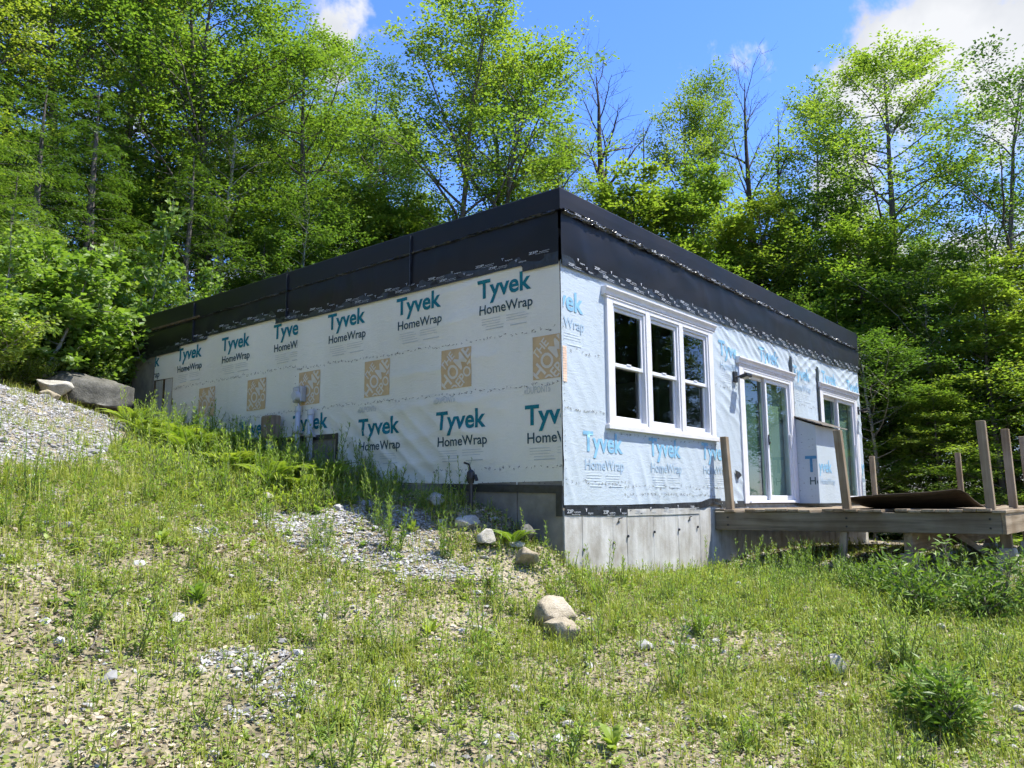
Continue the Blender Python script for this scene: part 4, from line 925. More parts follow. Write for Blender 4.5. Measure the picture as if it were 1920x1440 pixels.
def broadleaf(seed, Hh, r0, base, nprim, rad, prof, elev, leaf, lmat, bmat, lsize=.12, aspect=.62, flat=.75, nsec=7, nter=3, lpt=9, droop=.15, multi=1, bare=.0, tint=.5, seglen=1.0, lean=(0, 0)):
    """a tree of height Hh: base = crown start fraction, rad = crown radius, prof(k) radius profile, elev(k) branch angle"""
    t = Tree(seed); r = t.r
    for q in range(multi):
        az0 = r.uniform(0, 6.28); off = np.array([math.cos(az0), math.sin(az0), 0]) * (.0 if multi == 1 else .28)
        nseg = 14; d0 = np.array([lean[0], lean[1], 1.0]) + off * (.35 if multi > 1 else 0); hh = Hh * (1 if q == 0 else r.uniform(.75, .95))
        tr = t.curve(off - np.array([0, 0, .4]), d0, hh + .4, nseg, .1, .16); k = np.linspace(0, 1, nseg + 1)
        if multi == 1: dr = tr[-1] - tr[0]; dr[2] = 0; tr = tr - k[:, None] * dr * .85
        t.limb(tr, r0 * (1.0 if multi == 1 else .72) * (1 - k) ** .8 + .012, 7)
        az = r.uniform(0, 6.28)
        for b in range(nprim // multi):
            f = base + (1 - base) * (b + r.uniform(0, .8)) / (nprim // multi); f = min(f, .985); ii = f * nseg; i0 = min(int(ii), nseg - 1); p = tr[i0] + (tr[i0 + 1] - tr[i0]) * (ii - i0)
            az += 2.4 + r.normal() * .35; kk = (f - base) / (1 - base); L = max(.35, rad * prof(kk) * r.uniform(.65, 1.2)); e = elev(kk) + r.normal() * .12
            d = np.array([math.cos(az) * math.cos(e), math.sin(az) * math.cos(e), math.sin(e)]); n1 = 6
            pr = t.curve(p, d, L, n1, -.15 if e > .5 else .12, .28); rr = max(.010, r0 * .36 * (1 - f) ** .6 * (L / rad) ** .5)
            t.limb(pr, rr * (1 - np.linspace(0, 1, n1 + 1)) ** .7 + .006, 5)
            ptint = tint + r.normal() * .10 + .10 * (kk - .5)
            for sidx in range(nsec):
                g = .22 + .78 * (sidx + r.uniform(0, .9)) / nsec; g = min(g, .99); jj = g * n1; j0 = min(int(jj), n1 - 1); sp = pr[j0] + (pr[j0 + 1] - pr[j0]) * (jj - j0); dd = unit(pr[j0 + 1] - pr[j0])
                sg = 1 if sidx % 2 else -1; sd = unit(np.cross(dd, [0, 0, 1.])) * sg
                sdir_ = unit(dd * r.uniform(.5, .9) + sd * r.uniform(.6, 1.0) + np.array([0, 0, r.normal() * .22 + (1 - flat) * .3])); SL = L * (.46 - .22 * g) * r.uniform(.7, 1.3) + .25
                sc = t.curve(sp, sdir_, SL, 4, .1, .25)
                if r.random() < .55 or leaf == 0: t.limb(sc, np.linspace(max(.005, rr * .35), .003, 5), 3)
                if leaf == 0:
                    for q2 in range(nter): t.limb(t.curve(sc[r.integers(1, 5)], unit(sdir_ + r.normal(size=3) * .6 + np.array([0, 0, .3])), SL * .5, 3, .2, .3), np.linspace(.005, .002, 4), 3)
                    continue
                if r.random() < bare: continue
                st = ptint + r.normal() * .07
                t.leaves(sc, int(lpt * 1.2 * seglen), lsize, flat, droop, st)
                for q2 in range(nter):
                    h = r.uniform(.25, 1.0); h4 = min(int(h * 4), 3); tp = sc[h4]; td = unit(sdir_ + unit(np.cross(sdir_, [0, 0, 1.])) * r.choice([-1, 1]) * r.uniform(.4, 1.1) + np.array([0, 0, r.normal() * .2 * (1.4 - flat)]))
                    tw = t.curve(tp, td, SL * r.uniform(.3, .6) + .1, 3, -.1, .25); t.leaves(tw, lpt, lsize, flat, droop, st)
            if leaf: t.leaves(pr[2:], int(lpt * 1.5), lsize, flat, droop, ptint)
    crown = t.leaf_mesh('crown', M[lmat], aspect) if leaf else None
    return t.wood_mesh('trunk', M[bmat]), crown
def hemlock(seed, Hh, rad, tint):
    t = Tree(seed); r = t.r; nseg = 12; tr = t.curve((0, 0, -.4), (0, 0, 1), Hh + .4, nseg, .1, .05); t.limb(tr, .16 * (1 - np.linspace(0, 1, nseg + 1)) + .012, 6); az = 0
    n = int(Hh * 11)
    for b in range(n):
        f = .04 + .95 * (b + r.uniform(0, .9)) / n; ii = f * nseg; i0 = min(int(ii), nseg - 1); p = tr[i0] + (tr[i0 + 1] - tr[i0]) * (ii - i0); az += 2.4 + r.normal() * .4
        L = rad * (1 - f) ** .75 * r.uniform(.7, 1.2) + .18; e = .25 + r.normal() * .12 + .3 * f
        pr = t.curve(p, (math.cos(az) * math.cos(e), math.sin(az) * math.cos(e), math.sin(e)), L, 6, -.85, .12); t.limb(pr, np.linspace(.022 * (1 - f) + .007, .003, 7), 3); ti = tint + r.normal() * .10
        ns = max(4, int(L * 6))
        for q in range(ns):
            g = .15 + .83 * (q + r.uniform(0, .8)) / ns; jj = g * 6; j0 = min(int(jj), 5); sp = pr[j0] + (pr[j0 + 1] - pr[j0]) * (jj - j0); dd = unit(pr[j0 + 1] - pr[j0]); sd = unit(np.cross(dd, [0, 0, 1.])) * (1 if q % 2 else -1)
            SL = L * .38 * (1.05 - g) + .14; sc = t.curve(sp, unit(dd * .8 + sd * .9 + np.array([0, 0, r.normal() * .08])), SL, 3, -.45, .12)
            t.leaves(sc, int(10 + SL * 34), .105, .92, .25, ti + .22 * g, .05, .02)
        t.leaves(pr[2:], int(14 + L * 14), .105, .92, .2, ti + .15, .05)
    return t.wood_mesh('trunk', M['bark']), t.leaf_mesh('crown', M['needle'], .30, .06)
def sapling(seed, Hh, spread, lsize, lmat, nst, nbr, lpb, tint=.55, aspect=.85, flat=.35):
    """upright multi-stem shrub or young tree with larger leaves"""
    t = Tree(seed); r = t.r
    for q in range(nst):
        a = r.uniform(0, 6.28); k = r.uniform(.15, 1) if nst > 1 else 0; hh = Hh * (r.uniform(.6, 1.0) if q else 1.0)
        st = t.curve((math.cos(a) * k * spread * .25, math.sin(a) * k * spread * .25, -.15), (math.cos(a) * k * spread / Hh, math.sin(a) * k * spread / Hh, 1), hh, 9, .1, .12); t.limb(st, np.linspace(.012 + .006 * Hh, .004, 10), 5); az = r.uniform(0, 6)
        for b in range(nbr):
            f = .18 + .8 * (b + r.uniform(0, .8)) / nbr; ii = f * 9; i0 = min(int(ii), 8); az += 2.4; L = spread * (.5 * (1 - f) ** .6 + .12) * r.uniform(.6, 1.2); e = .5 + r.normal() * .2
            br = t.curve(st[i0], (math.cos(az) * math.cos(e), math.sin(az) * math.cos(e), math.sin(e)), L, 5, .1, .25); t.limb(br, np.linspace(.010, .003, 6), 3)
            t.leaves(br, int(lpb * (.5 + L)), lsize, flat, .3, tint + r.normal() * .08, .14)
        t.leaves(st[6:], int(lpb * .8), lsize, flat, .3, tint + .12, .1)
    return t.wood_mesh('trunk', M['bark_pale']), t.leaf_mesh('crown', M[lmat], aspect, .10)
dome = lambda k: .35 + 1.0 * math.sin(math.pi * min(1, k * .85 + .15)) * .7
vase = lambda k: max(.2, 1.0 - .75 * abs(k - .45) ** 1.3 * 1.6)
layer = lambda k: max(.15, 1.05 - .85 * k)
ev_up = lambda k: .35 + .75 * k
ev_flat = lambda k: .12 + .55 * k
KIND = {}
def kind(n, h, tr): KIND[n] = (h, tr)
kind('B1', 14, broadleaf(101, 14, .19, .30, 44, 3.9, dome, ev_up, 1, 'leaf_beech', 'bark', .108, .62, .72, 9, 4, 22, multi=2, bare=.05))
kind('B2', 14, broadleaf(102, 14, .18, .24, 42, 3.5, vase, ev_up, 1, 'leaf_yellow', 'bark', .105, .66, .66, 9, 4, 22, bare=.08))
kind('B3', 14, broadleaf(103, 14, .20, .22, 46, 3.7, vase, ev_flat, 1, 'leaf_beech', 'bark', .105, .6, .78, 9, 4, 22, bare=.06, tint=.55))
kind('S1', 14, broadleaf(104, 14, .15, .35, 34, 2.5, vase, ev_up, 1, 'leaf_beech', 'bark_pale', .105, .62, .6, 9, 3, 19, bare=.12))
kind('S2', 14, broadleaf(105, 14, .18, .30, 36, 3.0, dome, ev_up, 1, 'leaf_dark', 'bark', .105, .6, .55, 9, 4, 18, bare=.1, multi=2))
kind('S3', 14, broadleaf(115, 14, .14, .28, 34, 2.6, dome, ev_up, 1, 'leaf_yellow', 'bark', .105, .6, .6, 9, 3, 19, bare=.12))
kind('U1', 8, broadleaf(106, 8, .09, .05, 44, 3.0, layer, ev_flat, 1, 'leaf_beech', 'bark', .108, .6, .9, 9, 3, 22, tint=.6, droop=.08))
kind('U2', 8, broadleaf(107, 8, .09, .04, 46, 3.2, vase, ev_flat, 1, 'leaf_dark', 'bark_pale', .108, .6, .9, 9, 3, 22, tint=.55, droop=.08))
kind('U3', 8, broadleaf(117, 8, .09, .03, 44, 3.0, layer, ev_flat, 1, 'leaf_yellow', 'bark', .105, .6, .88, 9, 3, 22, tint=.5, droop=.08))
kind('D1', 14, broadleaf(108, 14, .30, .38, 20, 2.8, vase, lambda k: .75 + .3 * k, 0, None, 'bark_dead', nsec=7, nter=3))
kind('D2', 14, broadleaf(109, 14, .19, .35, 15, 2.2, vase, lambda k: .8 + .3 * k, 0, None, 'bark_dead', nsec=6, nter=3, multi=2))
kind('H1', 7, hemlock(110, 7, 2.3, .30)); kind('H2', 7, hemlock(111, 7, 2.6, .42))
kind('A1', 4.5, sapling(112, 4.5, 1.8, .12, 'leaf_aspen', 4, 20, 70)); kind('A2', 4, sapling(113, 4, 1.7, .105, 'leaf_aspen', 5, 18, 70, .5))
kind('BU', 1.8, sapling(114, 1.8, 1.8, .085, 'leaf_aspen', 10, 11, 70, .42, .6)); kind('BV', 1.8, sapling(116, 1.8, 1.9, .08, 'leaf_yellow', 10, 11, 70, .45, .6))
NAMES = {'B1': 'beech_tree', 'B2': 'maple_tree', 'B3': 'beech_tree', 'S1': 'birch_tree', 'S2': 'oak_tree', 'S3': 'maple_tree', 'U1': 'young_beech_tree', 'U2': 'young_beech_tree', 'U3': 'young_maple_tree', 'D1': 'dead_tree', 'D2': 'dead_tree', 'H1': 'hemlock_tree', 'H2': 'hemlock_tree',
         'A1': 'aspen_sapling', 'A2': 'aspen_sapling', 'BU': 'leafy_shrub', 'BV': 'leafy_shrub'}
def plant(kd, x, y, top, label, wide=1.0, group=None, rz=None, lean=0.0, cat=None):
    h0, (tm, cm) = KIND[kd]; g = gz(x, y); s = (top - g) / h0
    o = empty(NAMES[kd], (x, y, g - .05), rnd.uniform(0, 6.28) if rz is None else rz); o.scale = (s * wide, s * wide, s); o.rotation_euler.y = lean
    link(bpy.data.objects.new('trunk', tm), o)
    if cm: link(bpy.data.objects.new('crown', cm), o)
    shrub = kd in ('BU', 'BV')
    tag(o, label, cat or ('shrub' if shrub else 'sapling' if kd[0] == 'A' else 'tree'), group); return o
# trees one can tell apart: kind, x, y, top, label, width factor
for a in [
  ('B1', 11.6, 12.5, 15.9, 'tall broad-crowned beech rising above the middle of the roof', 1.0),
  ('B2', 13.2, 12.2, 15.2, 'yellow-green maple crown right of the broad beech', .72),
  ('B3', 7.9, 15.7, 15.2, 'leafy beech with a branch reaching towards the white cloud', 1.0),
  ('B1', 5.6, 17.4, 17.2, 'tall beech above the pale trunk left of the white cloud', 1.05),
  ('B2', 3.6, 18.6, 17.6, 'bright yellow-green maple high at the upper left', 1.1),
  ('B3', 1.6, 19.2, 17.4, 'big beech behind the hemlocks near the upper left corner', 1.1),
  ('B2', -1.0, 18.0, 16.4, 'yellow-green maple in the very upper left corner', 1.1),
  ('S1', 5.3, 15.7, 13.0, 'birch with a pale bare lower trunk behind the left roof end', .9),
  ('H1', 1.0, 14.6, 10.2, 'dark hemlock left of the pale birch trunk', 1.15),
  ('H2', 3.2, 14.2, 9.0, 'dark hemlock directly left of the roof line', 1.15),
  ('H1', -.6, 13.6, 9.2, 'tall dark hemlock behind the aspen saplings', 1.15),
  ('H2', -2.6, 10.4, 7.6, 'sunlit yellow-green hemlock at the left edge', 1.1),
  ('H1', -4.1, 10.8, 8.5, 'hemlock cut off by the left edge of the view', 1.1),
  ('H2', 5.2, 13.6, 7.2, 'low hemlock just behind the left roof edge', 1.2),
  ('H1', .6, 12.4, 5.8, 'small hemlock in the shade behind the tallest aspen sapling', 1.2),
  ('H2', 2.0, 12.6, 5.6, 'small dark hemlock behind the far left roof corner', 1.2),
  ('S2', 12.3, 17.8, 16.0, 'dark-leaved tree seen between the beeches above the roof', .8),
  ('S3', 14.0, 10.3, 12.2, 'loose maple crown just left of the bare dead snag', .7),
  ('D1', 15.3, 9.0, 15.2, 'bare dead snag with dark branches standing alone against blue sky', .95),
  ('D2', 17.2, 8.75, 13.4, 'shorter bare dead tree right of the tall dead snag', .8),
  ('S3', 18.2, 7.8, 13.8, 'slender yellow-green maple right of the dead snags', .8),
  ('S1', 19.6, 7.3, 14.9, 'slender birch with a thin leafy top near the dead branches', .75),
  ('D1', 21.4, 6.5, 16.3, 'tall dead tree whose bare tips rise above the middle trees', .7),
  ('D2', 22.0, 5.6, 14.8, 'bare forked dead tree between the birch and the tall right tree', .8),
  ('S1', 22.6, 4.6, 14.4, 'thin birch left of the tallest tree on the right', .9),
  ('B3', 20.5, 1.75, 14.6, 'tallest tree on the right, leaning below the white cloud', .95),
  ('S2', 19.0, -1.35, 12.0, 'dark sparse oak with open branches at the right edge', 1.05),
  ('S2', 27.0, 1.5, 10.5, 'distant oak between the tallest right tree and the edge oak', .9),
  ('U3', 14.8, 7.9, 10.1, 'bright young maple below the dead snag behind the parapet', 1.0),
  ('U1', 16.2, 6.4, 9.9, 'young beech behind the front parapet, right of the snag', .9),
  ('U3', 17.4, 4.9, 9.4, 'yellowish young maple behind the middle of the front parapet', .9),
  ('U2', 19.6, 3.7, 9.2, 'dark young beech behind the far end of the parapet', .9),
  ('U1', 17.2, 1.75, 7.6, 'layered young beech beside the far right house corner', 1.0),
  ('U2', 17.6, .2, 6.4, 'layered young beech behind the far deck post', 1.0),
  ('U1', 16.2, -1.5, 5.6, 'low layered beech above the tall corner deck post', 1.1),
  ('U3', 18.9, -2.5, 7.0, 'young maple at the right edge above the deck', 1.0),
  ('U2', 14.6, 1.1, 3.9, 'low beech spray right beside the house corner', 1.2),
  ('U1', 14.0, -.6, 2.6, 'lowest beech sapling behind the curled plywood sheet', 1.3),
  ('U3', 8.2, 13.9, 9.4, 'bright young maple behind the middle of the left parapet', 1.0),
  ('U1', 9.9, 13.3, 9.2, 'young beech at the foot of the broad beech', .9),
  ('U2', 6.2, 13.3, 8.0, 'young beech behind the left parapet beside the low hemlock', 1.0),
  ('U1', 12.7, 11.2, 9.6, 'young beech just behind the near roof corner', .9),
  ('A1', .35, 11.2, 6.35, 'tallest aspen sapling with big pale leaves left of the roof', .9),
  ('A2', 1.9, 11.2, 5.5, 'aspen sapling touching the far left roof corner', .9),
  ('A1', -2.1, 9.9, 5.8, 'bushy aspen sapling at the left above the gravel', 1.35),
  ('A2', -1.3, 10.2, 5.3, 'aspen sapling between the left edge and the tallest one', 1.3),
  ('A2', -2.9, 8.9, 4.5, 'low aspen sapling at the extreme left edge', 1.3),
  ('A2', 6.1, 11.8, 6.3, 'aspen sapling peeking over the middle of the left parapet', .8),
  ('BU', -2.9, 9.0, 3.2, 'rounded green shrub at the left edge above the gravel slope', 1.2),
  ('BV', -1.3, 10.3, 3.2, 'yellow-green shrub right behind the long grey boulder', 1.2),
  ('BU', -.55, 10.6, 3.2, 'green shrub against the far left end of the house', 1.2),
  ('BV', -2.1, 9.5, 2.8, 'low feathery shrub above the rounded pale boulder', 1.0),
  ('BU', .7, 11.0, 4.4, 'green shrub at the foot of the tallest aspen sapling', 1.2),
  ('BU', 2.4, 10.9, 4.6, 'green shrub behind the far left roof corner', 1.2),
  ('BV', -3.1, 8.9, 3.4, 'yellow-green shrub at the extreme left edge', 1.2),
]: plant(*a)
for kd, x, y, top in [('B1', 9.5, 21, 16), ('B2', 14, 19, 15.2), ('B3', 18, 15, 12.5), ('B1', 20, 12, 11.2), ('B2', 22.5, 10, 10.5), ('B3', 25, 8, 10), ('B1', 27, 5, 9), ('B2', 24, 2.5, 8.6), ('B3', 24, -.5, 6.8), ('B1', 23, -3, 7.6), ('B2', 6, 22, 17), ('B3', 2, 24, 18.5), ('B1', -3, 23, 18.5), ('B2', -5.5, 17, 14.5), ('B3', -6, 21, 17),
                      ('U2', 21.5, 1.0, 5.6), ('U1', 22.5, -1.5, 5.0), ('U2', 20.2, -3.3, 4.6), ('U1', 23, 4, 7.6), ('U2', 19, 8, 8.2), ('U1', 16.8, 10.5, 8.6), ('U2', 14.8, 13.5, 9.0), ('U2', 11.5, 15.2, 9.6), ('U1', 9, 17, 10.2), ('U2', 6, 19, 10.5), ('U2', 20.8, 5.6, 8.4), ('U1', 26, -3.0, 5.4), ('H2', 3.8, 17, 9.5), ('H1', 6.8, 16.6, 9), ('H2', -2.4, 14.5, 9.5),
                      ('B3', 12.5, 23, 16.5), ('U1', -1.2, 16.2, 9), ('U3', -3.2, 16, 8.5), ('U2', .8, 16.6, 9), ('U1', -4.6, 13.6, 7.5), ('U2', -2.6, 19, 10), ('U1', 2.5, 16.4, 8.5), ('H2', -1.6, 12.0, 6.5), ('U3', -6.2, 12.5, 7.5), ('U1', 17.2, .2, 3.0), ('U2', 16.9, -2.8, 2.8), ('U1', 19.5, -.6, 3.6), ('U2', 15.6, 3.4, 5.0)]:
    zone = 'up the hill on the left' if x < 5 else 'behind the middle of the house' if x < 16 else 'beyond the far right house corner'
    what = {'B': 'tall leafy tree', 'U': 'low layered tree', 'H': 'dark hemlock'}[kd[0]]
    plant(kd, x, y, top, what + ' deep in the wood ' + zone, 1.05, what + 's deep in the wood ' + zone)
# the wood also stands beyond the right edge and behind the viewer (it mirrors in the glass)
for kd, x, y, top in [('B1', 17, -9, 12), ('B3', 20, -13, 13), ('B2', 13, -15, 11), ('U1', 15, -8, 6), ('B1', 24, -17, 13), ('U2', 18.5, -11, 6), ('B3', 9, -19, 11), ('B2', 26, -8, 12), ('B1', 3, -21, 11), ('U3', 12, -13.5, 5), ('B3', 15, -19, 13), ('H2', 22, -10, 7), ('B1', -14, -8, 12), ('B3', -15, 1, 13), ('B2', -12, 7, 13), ('B1', -9.5, 11, 13), ('U2', -10, 5, 7), ('H2', -8.2, 9.5, 8), ('U1', -12.5, 3, 7), ('B3', -17, 6, 15), ('U3', -11, -3, 5)]:
    plant(kd, x, y, top, 'leafy tree of the wood mirrored in the window panes', 1.0, 'woodland trees across the clearing')

# ------------------------------------------------------------------ weeds, grass, litter, gravel
def inpoly(x, y, poly):
    poly = np.array(poly); x = np.asarray(x); r = np.zeros(x.shape, bool); n = len(poly)
    for i in range(n):
        x0, y0 = poly[i]; x1, y1 = poly[(i + 1) % n]; c = ((y0 > y) != (y1 > y)) & (x < (x1 - x0) * (y - y0) / (y1 - y0 + 1e-12) + x0); r ^= c
    return r
G1 = [(-3.9, 7.4), (-2.6, 8.1), (-1.75, 8.5), (-.95, 8.4), (-1.25, 7.2), (-2.0, 5.75), (-2.75, 4.5), (-3.75, 3.7), (-6.5, 4.3), (-7.5, 7.6)]
G2 = [(-2.0, 2.6), (-.75, 2.25), (-.65, 1.4), (-1.0, .7), (-1.25, .15), (-1.8, .5), (-2.3, 1.6)]
def in_house(x, y, m=.03): return (x > -m) & (x < LF + m) & (y > -m) & (y < LL + m)
def in_view(x, y):
    d = np.stack([x - CAM[0], y - CAM[1]], -1); f = d @ np.array([.77, .638]); s = d @ np.array([.638, -.77]); return (f > 3.2) & (np.abs(s) < f * .68 + .4)
def gravel_w(x, y):
    a = inpoly(x, y, G1) * 1.0 + inpoly(x, y, G2) * .95
    sp = sstep(.60, .70, fbm(x * 1.1, y * 1.1, 201, 3)); return np.clip(a + .8 * sp * (y > -1.5) * (x < 0), 0, 1)
def green_w(x, y):
    n = fbm(x * 1.25, y * 1.25, 210, 3); w = sstep(.39, .54, n)
    band = np.exp(-((y - 3.3 - .15 * (x + 2)) / .75) ** 2) * (x < .1)                                  # lush strip under the gravel
    right = sstep(-.5, 1.2, x - .25 * (y + 2)) * (y < .3)                                       # greener towards the deck
    w = np.clip(w * .9 + .17 + band * 1.1 + right * .55, 0, 1.2)
    return w * (1 - .93 * gravel_w(x, y)) * (1 - .9 * ((x > X0) & (y > Y1) & (y < 0)))
def scatter(n, x0, x1, y0, y1, wfun, seed):
    r = np.random.default_rng(seed); x = r.uniform(x0, x1, n); y = r.uniform(y0, y1, n)
    d = np.hypot(x - CAM[0], y - CAM[1]); k = in_view(x, y) & ~in_house(x, y) & (r.random(n) < wfun(x, y)) & (r.random(n) < np.clip((9.0 / d) ** 1.2, 0, 1)); return x[k], y[k], d[k], r
BX = (-7.5, 9, -6, 10.5)
# gravel stones
bm = bmesh.new(); bmesh.ops.create_icosphere(bm, subdivisions=1, radius=1); iv = np.array([v.co[:] for v in bm.verts]); if_ = np.array([[v.index for v in f.verts] for f in bm.faces]); bm.free()
ov = np.array([(1, 0, 0), (-1, 0, 0), (0, 1, 0), (0, -1, 0), (0, 0, 1), (0, 0, -1)], float); of = np.array([(0, 2, 4), (2, 1, 4), (1, 3, 4), (3, 0, 4), (2, 0, 5), (1, 2, 5), (3, 1, 5), (0, 3, 5)])
def stones(name, x, y, size, r, base_v, base_f, label, sink=.25):
    n = len(x); k = len(base_v); V = base_v[None] * (1 + r.normal(size=(n, k, 1)) * .16)
    sc = np.stack([size * r.uniform(.8, 1.5, n), size * r.uniform(.7, 1.1, n), size * r.uniform(.35, .75, n)], 1) * .5; V = V * sc[:, None]
    tl = r.normal(size=n) * .35; c, s = np.cos(tl)[:, None], np.sin(tl)[:, None]; V = np.stack([V[..., 0], V[..., 1] * c - V[..., 2] * s, V[..., 1] * s + V[..., 2] * c], -1)
    a = r.uniform(0, 6.28, n); c, s = np.cos(a)[:, None], np.sin(a)[:, None]; V = np.stack([V[..., 0] * c - V[..., 1] * s, V[..., 0] * s + V[..., 1] * c, V[..., 2]], -1)
    V = V + np.stack([x, y, ground(x, y) + size * .12], 1)[:, None]
    f = (base_f[None] + (np.arange(n) * k)[:, None, None]).reshape(-1, 3); t = np.repeat(np.clip(r.normal(.5, .22, n), 0, 1), len(base_f))
    o = link(bpy.data.objects.new(name, np_mesh(name, V.reshape(-1, 3), [f], [M['gravel']], tint=t))); tag(o, label, 'gravel', kind='stuff'); return o
x, y, d, r = scatter(640000, *BX, lambda x, y: np.clip(gravel_w(x, y) + .03 * (y < 3) * (x < 2.5), 0, 1), 301)
stones('gravel', x, y, r.lognormal(-3.72, .38, len(x)), r, ov, of, 'loose grey crushed stone spread over the bank')
x, y, d, r = scatter(9000, *BX, lambda x, y: .25 + .75 * gravel_w(x, y), 302)
stones('gravel', x, y, r.lognormal(-2.85, .35, len(x)), r, iv, if_, 'larger pale stones scattered on the slope')
xx = np.random.default_rng(303).uniform(3.5, 10.5, 5500); yy = np.random.default_rng(304).uniform(-4.4, -.02, 5500)
stones('gravel', xx, yy, np.random.default_rng(305).lognormal(-3.1, .35, 5500), np.random.default_rng(306), ov, of, 'loose gravel on the ground under the deck')
# dead leaf litter: curled six-sided leaves
def litter(n, wfun, seed, lo, hi, label):
    x, y, d, r = scatter(n, *BX, wfun, seed); n = len(x); L = r.uniform(lo, hi, n)[:, None]; a = r.uniform(0, 6.28, n); D = np.stack([np.cos(a), np.sin(a), r.normal(size=n) * .28], 1); D = unit(D)
    N = unit(np.array([0, 0, 1.]) + r.normal(size=(n, 3)) * .45); S = unit(np.cross(N, D)); N = np.cross(D, S); B = np.stack([x, y, ground(x, y) + r.uniform(.002, .022, n)], 1); cu = r.uniform(-.05, .28, n)[:, None]; w = r.uniform(.22, .42, n)[:, None]
    v = np.stack([B, B + D * L * .33 + S * L * w + N * L * cu, B + D * L * .75 + S * L * w * .7 + N * L * cu * 1.2, B + D * L + N * L * cu * .3, B + D * L * .75 - S * L * w * .7 + N * L * cu * 1.2, B + D * L * .33 - S * L * w + N * L * cu, B + D * L * .5], 1).reshape(-1, 3)
    b = np.arange(n)[:, None] * 7; f = np.concatenate([b + np.array([[0, 1, 2, 6]]), b + np.array([[6, 2, 3, 4]]), b + np.array([[0, 6, 4, 5]])]); t = np.tile(np.clip(r.normal(.55, .25, n), 0, 1), 3)
    o = link(bpy.data.objects.new('leaf_litter', np_mesh('leaf_litter', v, [f], [M['litter']], tint=t))); tag(o, label, 'leaf litter', kind='stuff')
litter(170000, lambda x, y: np.clip(.25 + .9 * sstep(.40, .58, fbm(x * 1.2, y * 1.2, 220, 3)), 0, 1) * (1 - .75 * gravel_w(x, y)) * (y < 3.4), 310, .016, .06, 'dry beige dead leaves lying over the slope')
# grass blades: base pair, mid pair, tip
def blades(name, x, y, hgt, wid, r, m, label, cat, lean=.55, tmean=.5, seg=True):
    n = len(x); a = r.uniform(0, 6.28, n); D = np.stack([np.cos(a), np.sin(a), np.zeros(n)], 1); S = np.stack([-np.sin(a), np.cos(a), np.zeros(n)], 1) * wid[:, None] * .5; B = np.stack([x, y, ground(x, y) - .01], 1); le = (np.abs(r.normal(size=n)) * lean)[:, None]; h = hgt[:, None]; Z = np.array([0, 0, 1.])
    m1 = B + Z * h * .55 + D * h * le * .30; tp = B + Z * h * (1 - .30 * np.clip(le, 0, 2)) + D * h * le * 1.0
    v = np.stack([B - S, B + S, m1 + S * .8, m1 - S * .8, tp], 1).reshape(-1, 3); b = np.arange(n)[:, None] * 5; t = np.clip(r.normal(tmean, .22, n), 0, 1)
    o = link(bpy.data.objects.new(name, np_mesh(name, v, [b + np.array([[0, 1, 2, 3]]), b + np.array([[3, 2, 4]])], [m], tint=np.concatenate([t, t])))); tag(o, label, cat, kind='stuff')
def tufts(n, per, wfun, seed, spread):
    x, y, d, r = scatter(n, *BX, wfun, seed); k = r.integers(per[0], per[1], len(x)); i = np.repeat(np.arange(len(x)), k); sz = r.uniform(.6, 1.3, len(x))[i]
    return x[i] + r.normal(size=len(i)) * spread, y[i] + r.normal(size=len(i)) * spread, sz, r
x, y, sz, r = tufts(44000, (5, 14), lambda x, y: np.clip(green_w(x, y) + .1, 0, 1), 320, .035); k = ~in_house(x, y); x, y, sz = x[k], y[k], sz[k]
blades('grass', x, y, sz * r.uniform(.06, .19, len(x)), r.uniform(.003, .0075, len(x)), r, M['grass'], 'short yellow-green grass tufts on the slope', 'grass', .6, .5)
x, y, sz, r = tufts(5200, (8, 16), lambda x, y: np.exp(-((y - 3.4 - .12 * (x + 2)) / .62) ** 2) * (x < -.1) * (1 - inpoly(x, y, G1)) + .5 * ((x < -.05) & (x > -1.2) & (y > 2.6) & (y < 8.3)), 321, .05); k = ~in_house(x, y); x, y, sz = x[k], y[k], sz[k]
blades('grass', x, y, sz * r.uniform(.14, .34, len(x)), r.uniform(.004, .009, len(x)), r, M['grass'], 'long bright grass in the strip below the gravel bank', 'grass', .6, .46)
x, y, sz, r = tufts(2200, (3, 8), lambda x, y: .5 + 0 * x, 322, .03); k = ~in_house(x, y); x, y, sz = x[k], y[k], sz[k]
blades('dry_grass', x, y, sz * r.uniform(.1, .3, len(x)), r.uniform(.002, .004, len(x)), r, M['straw'], 'dry straw-coloured stalks among the weeds', 'dry grass', .8, .5)
# small-leaved ground cover
def cover(n, wfun, seed, lo, hi, zh, m, label):
    x, y, d, r = scatter(n, *BX, wfun, seed); n = len(x); L = r.uniform(lo, hi, n)[:, None]; a = r.uniform(0, 6.28, n); D = unit(np.stack([np.cos(a), np.sin(a), r.normal(size=n) * .4 + .15], 1)); N = unit(np.array([0, 0, 1.]) + r.normal(size=(n, 3)) * .4); S = unit(np.cross(N, D)); B = np.stack([x, y, ground(x, y) + r.uniform(.0, 1, n) ** 1.5 * zh], 1)
    v = np.stack([B, B + D * L * .5 + S * L * .3, B + D * L, B + D * L * .5 - S * L * .3], 1).reshape(-1, 3); f = np.arange(n * 4).reshape(n, 4); t = np.clip(r.normal(.5, .2, n) + .25 * (fbm(x * 2.5, y * 2.5, seed, 2) - .45), 0, 1)
    o = link(bpy.data.objects.new('ground_cover', np_mesh('ground_cover', v, [f], [m], tint=t))); tag(o, label, 'ground cover', kind='stuff')
cover(520000, lambda x, y: np.clip(.42 + green_w(x, y), 0, 1) * (y < 6) * (1 - .7 * gravel_w(x, y)), 330, .018, .046, .05, M['cover'], 'low small-leaved ground cover spreading over the slope')
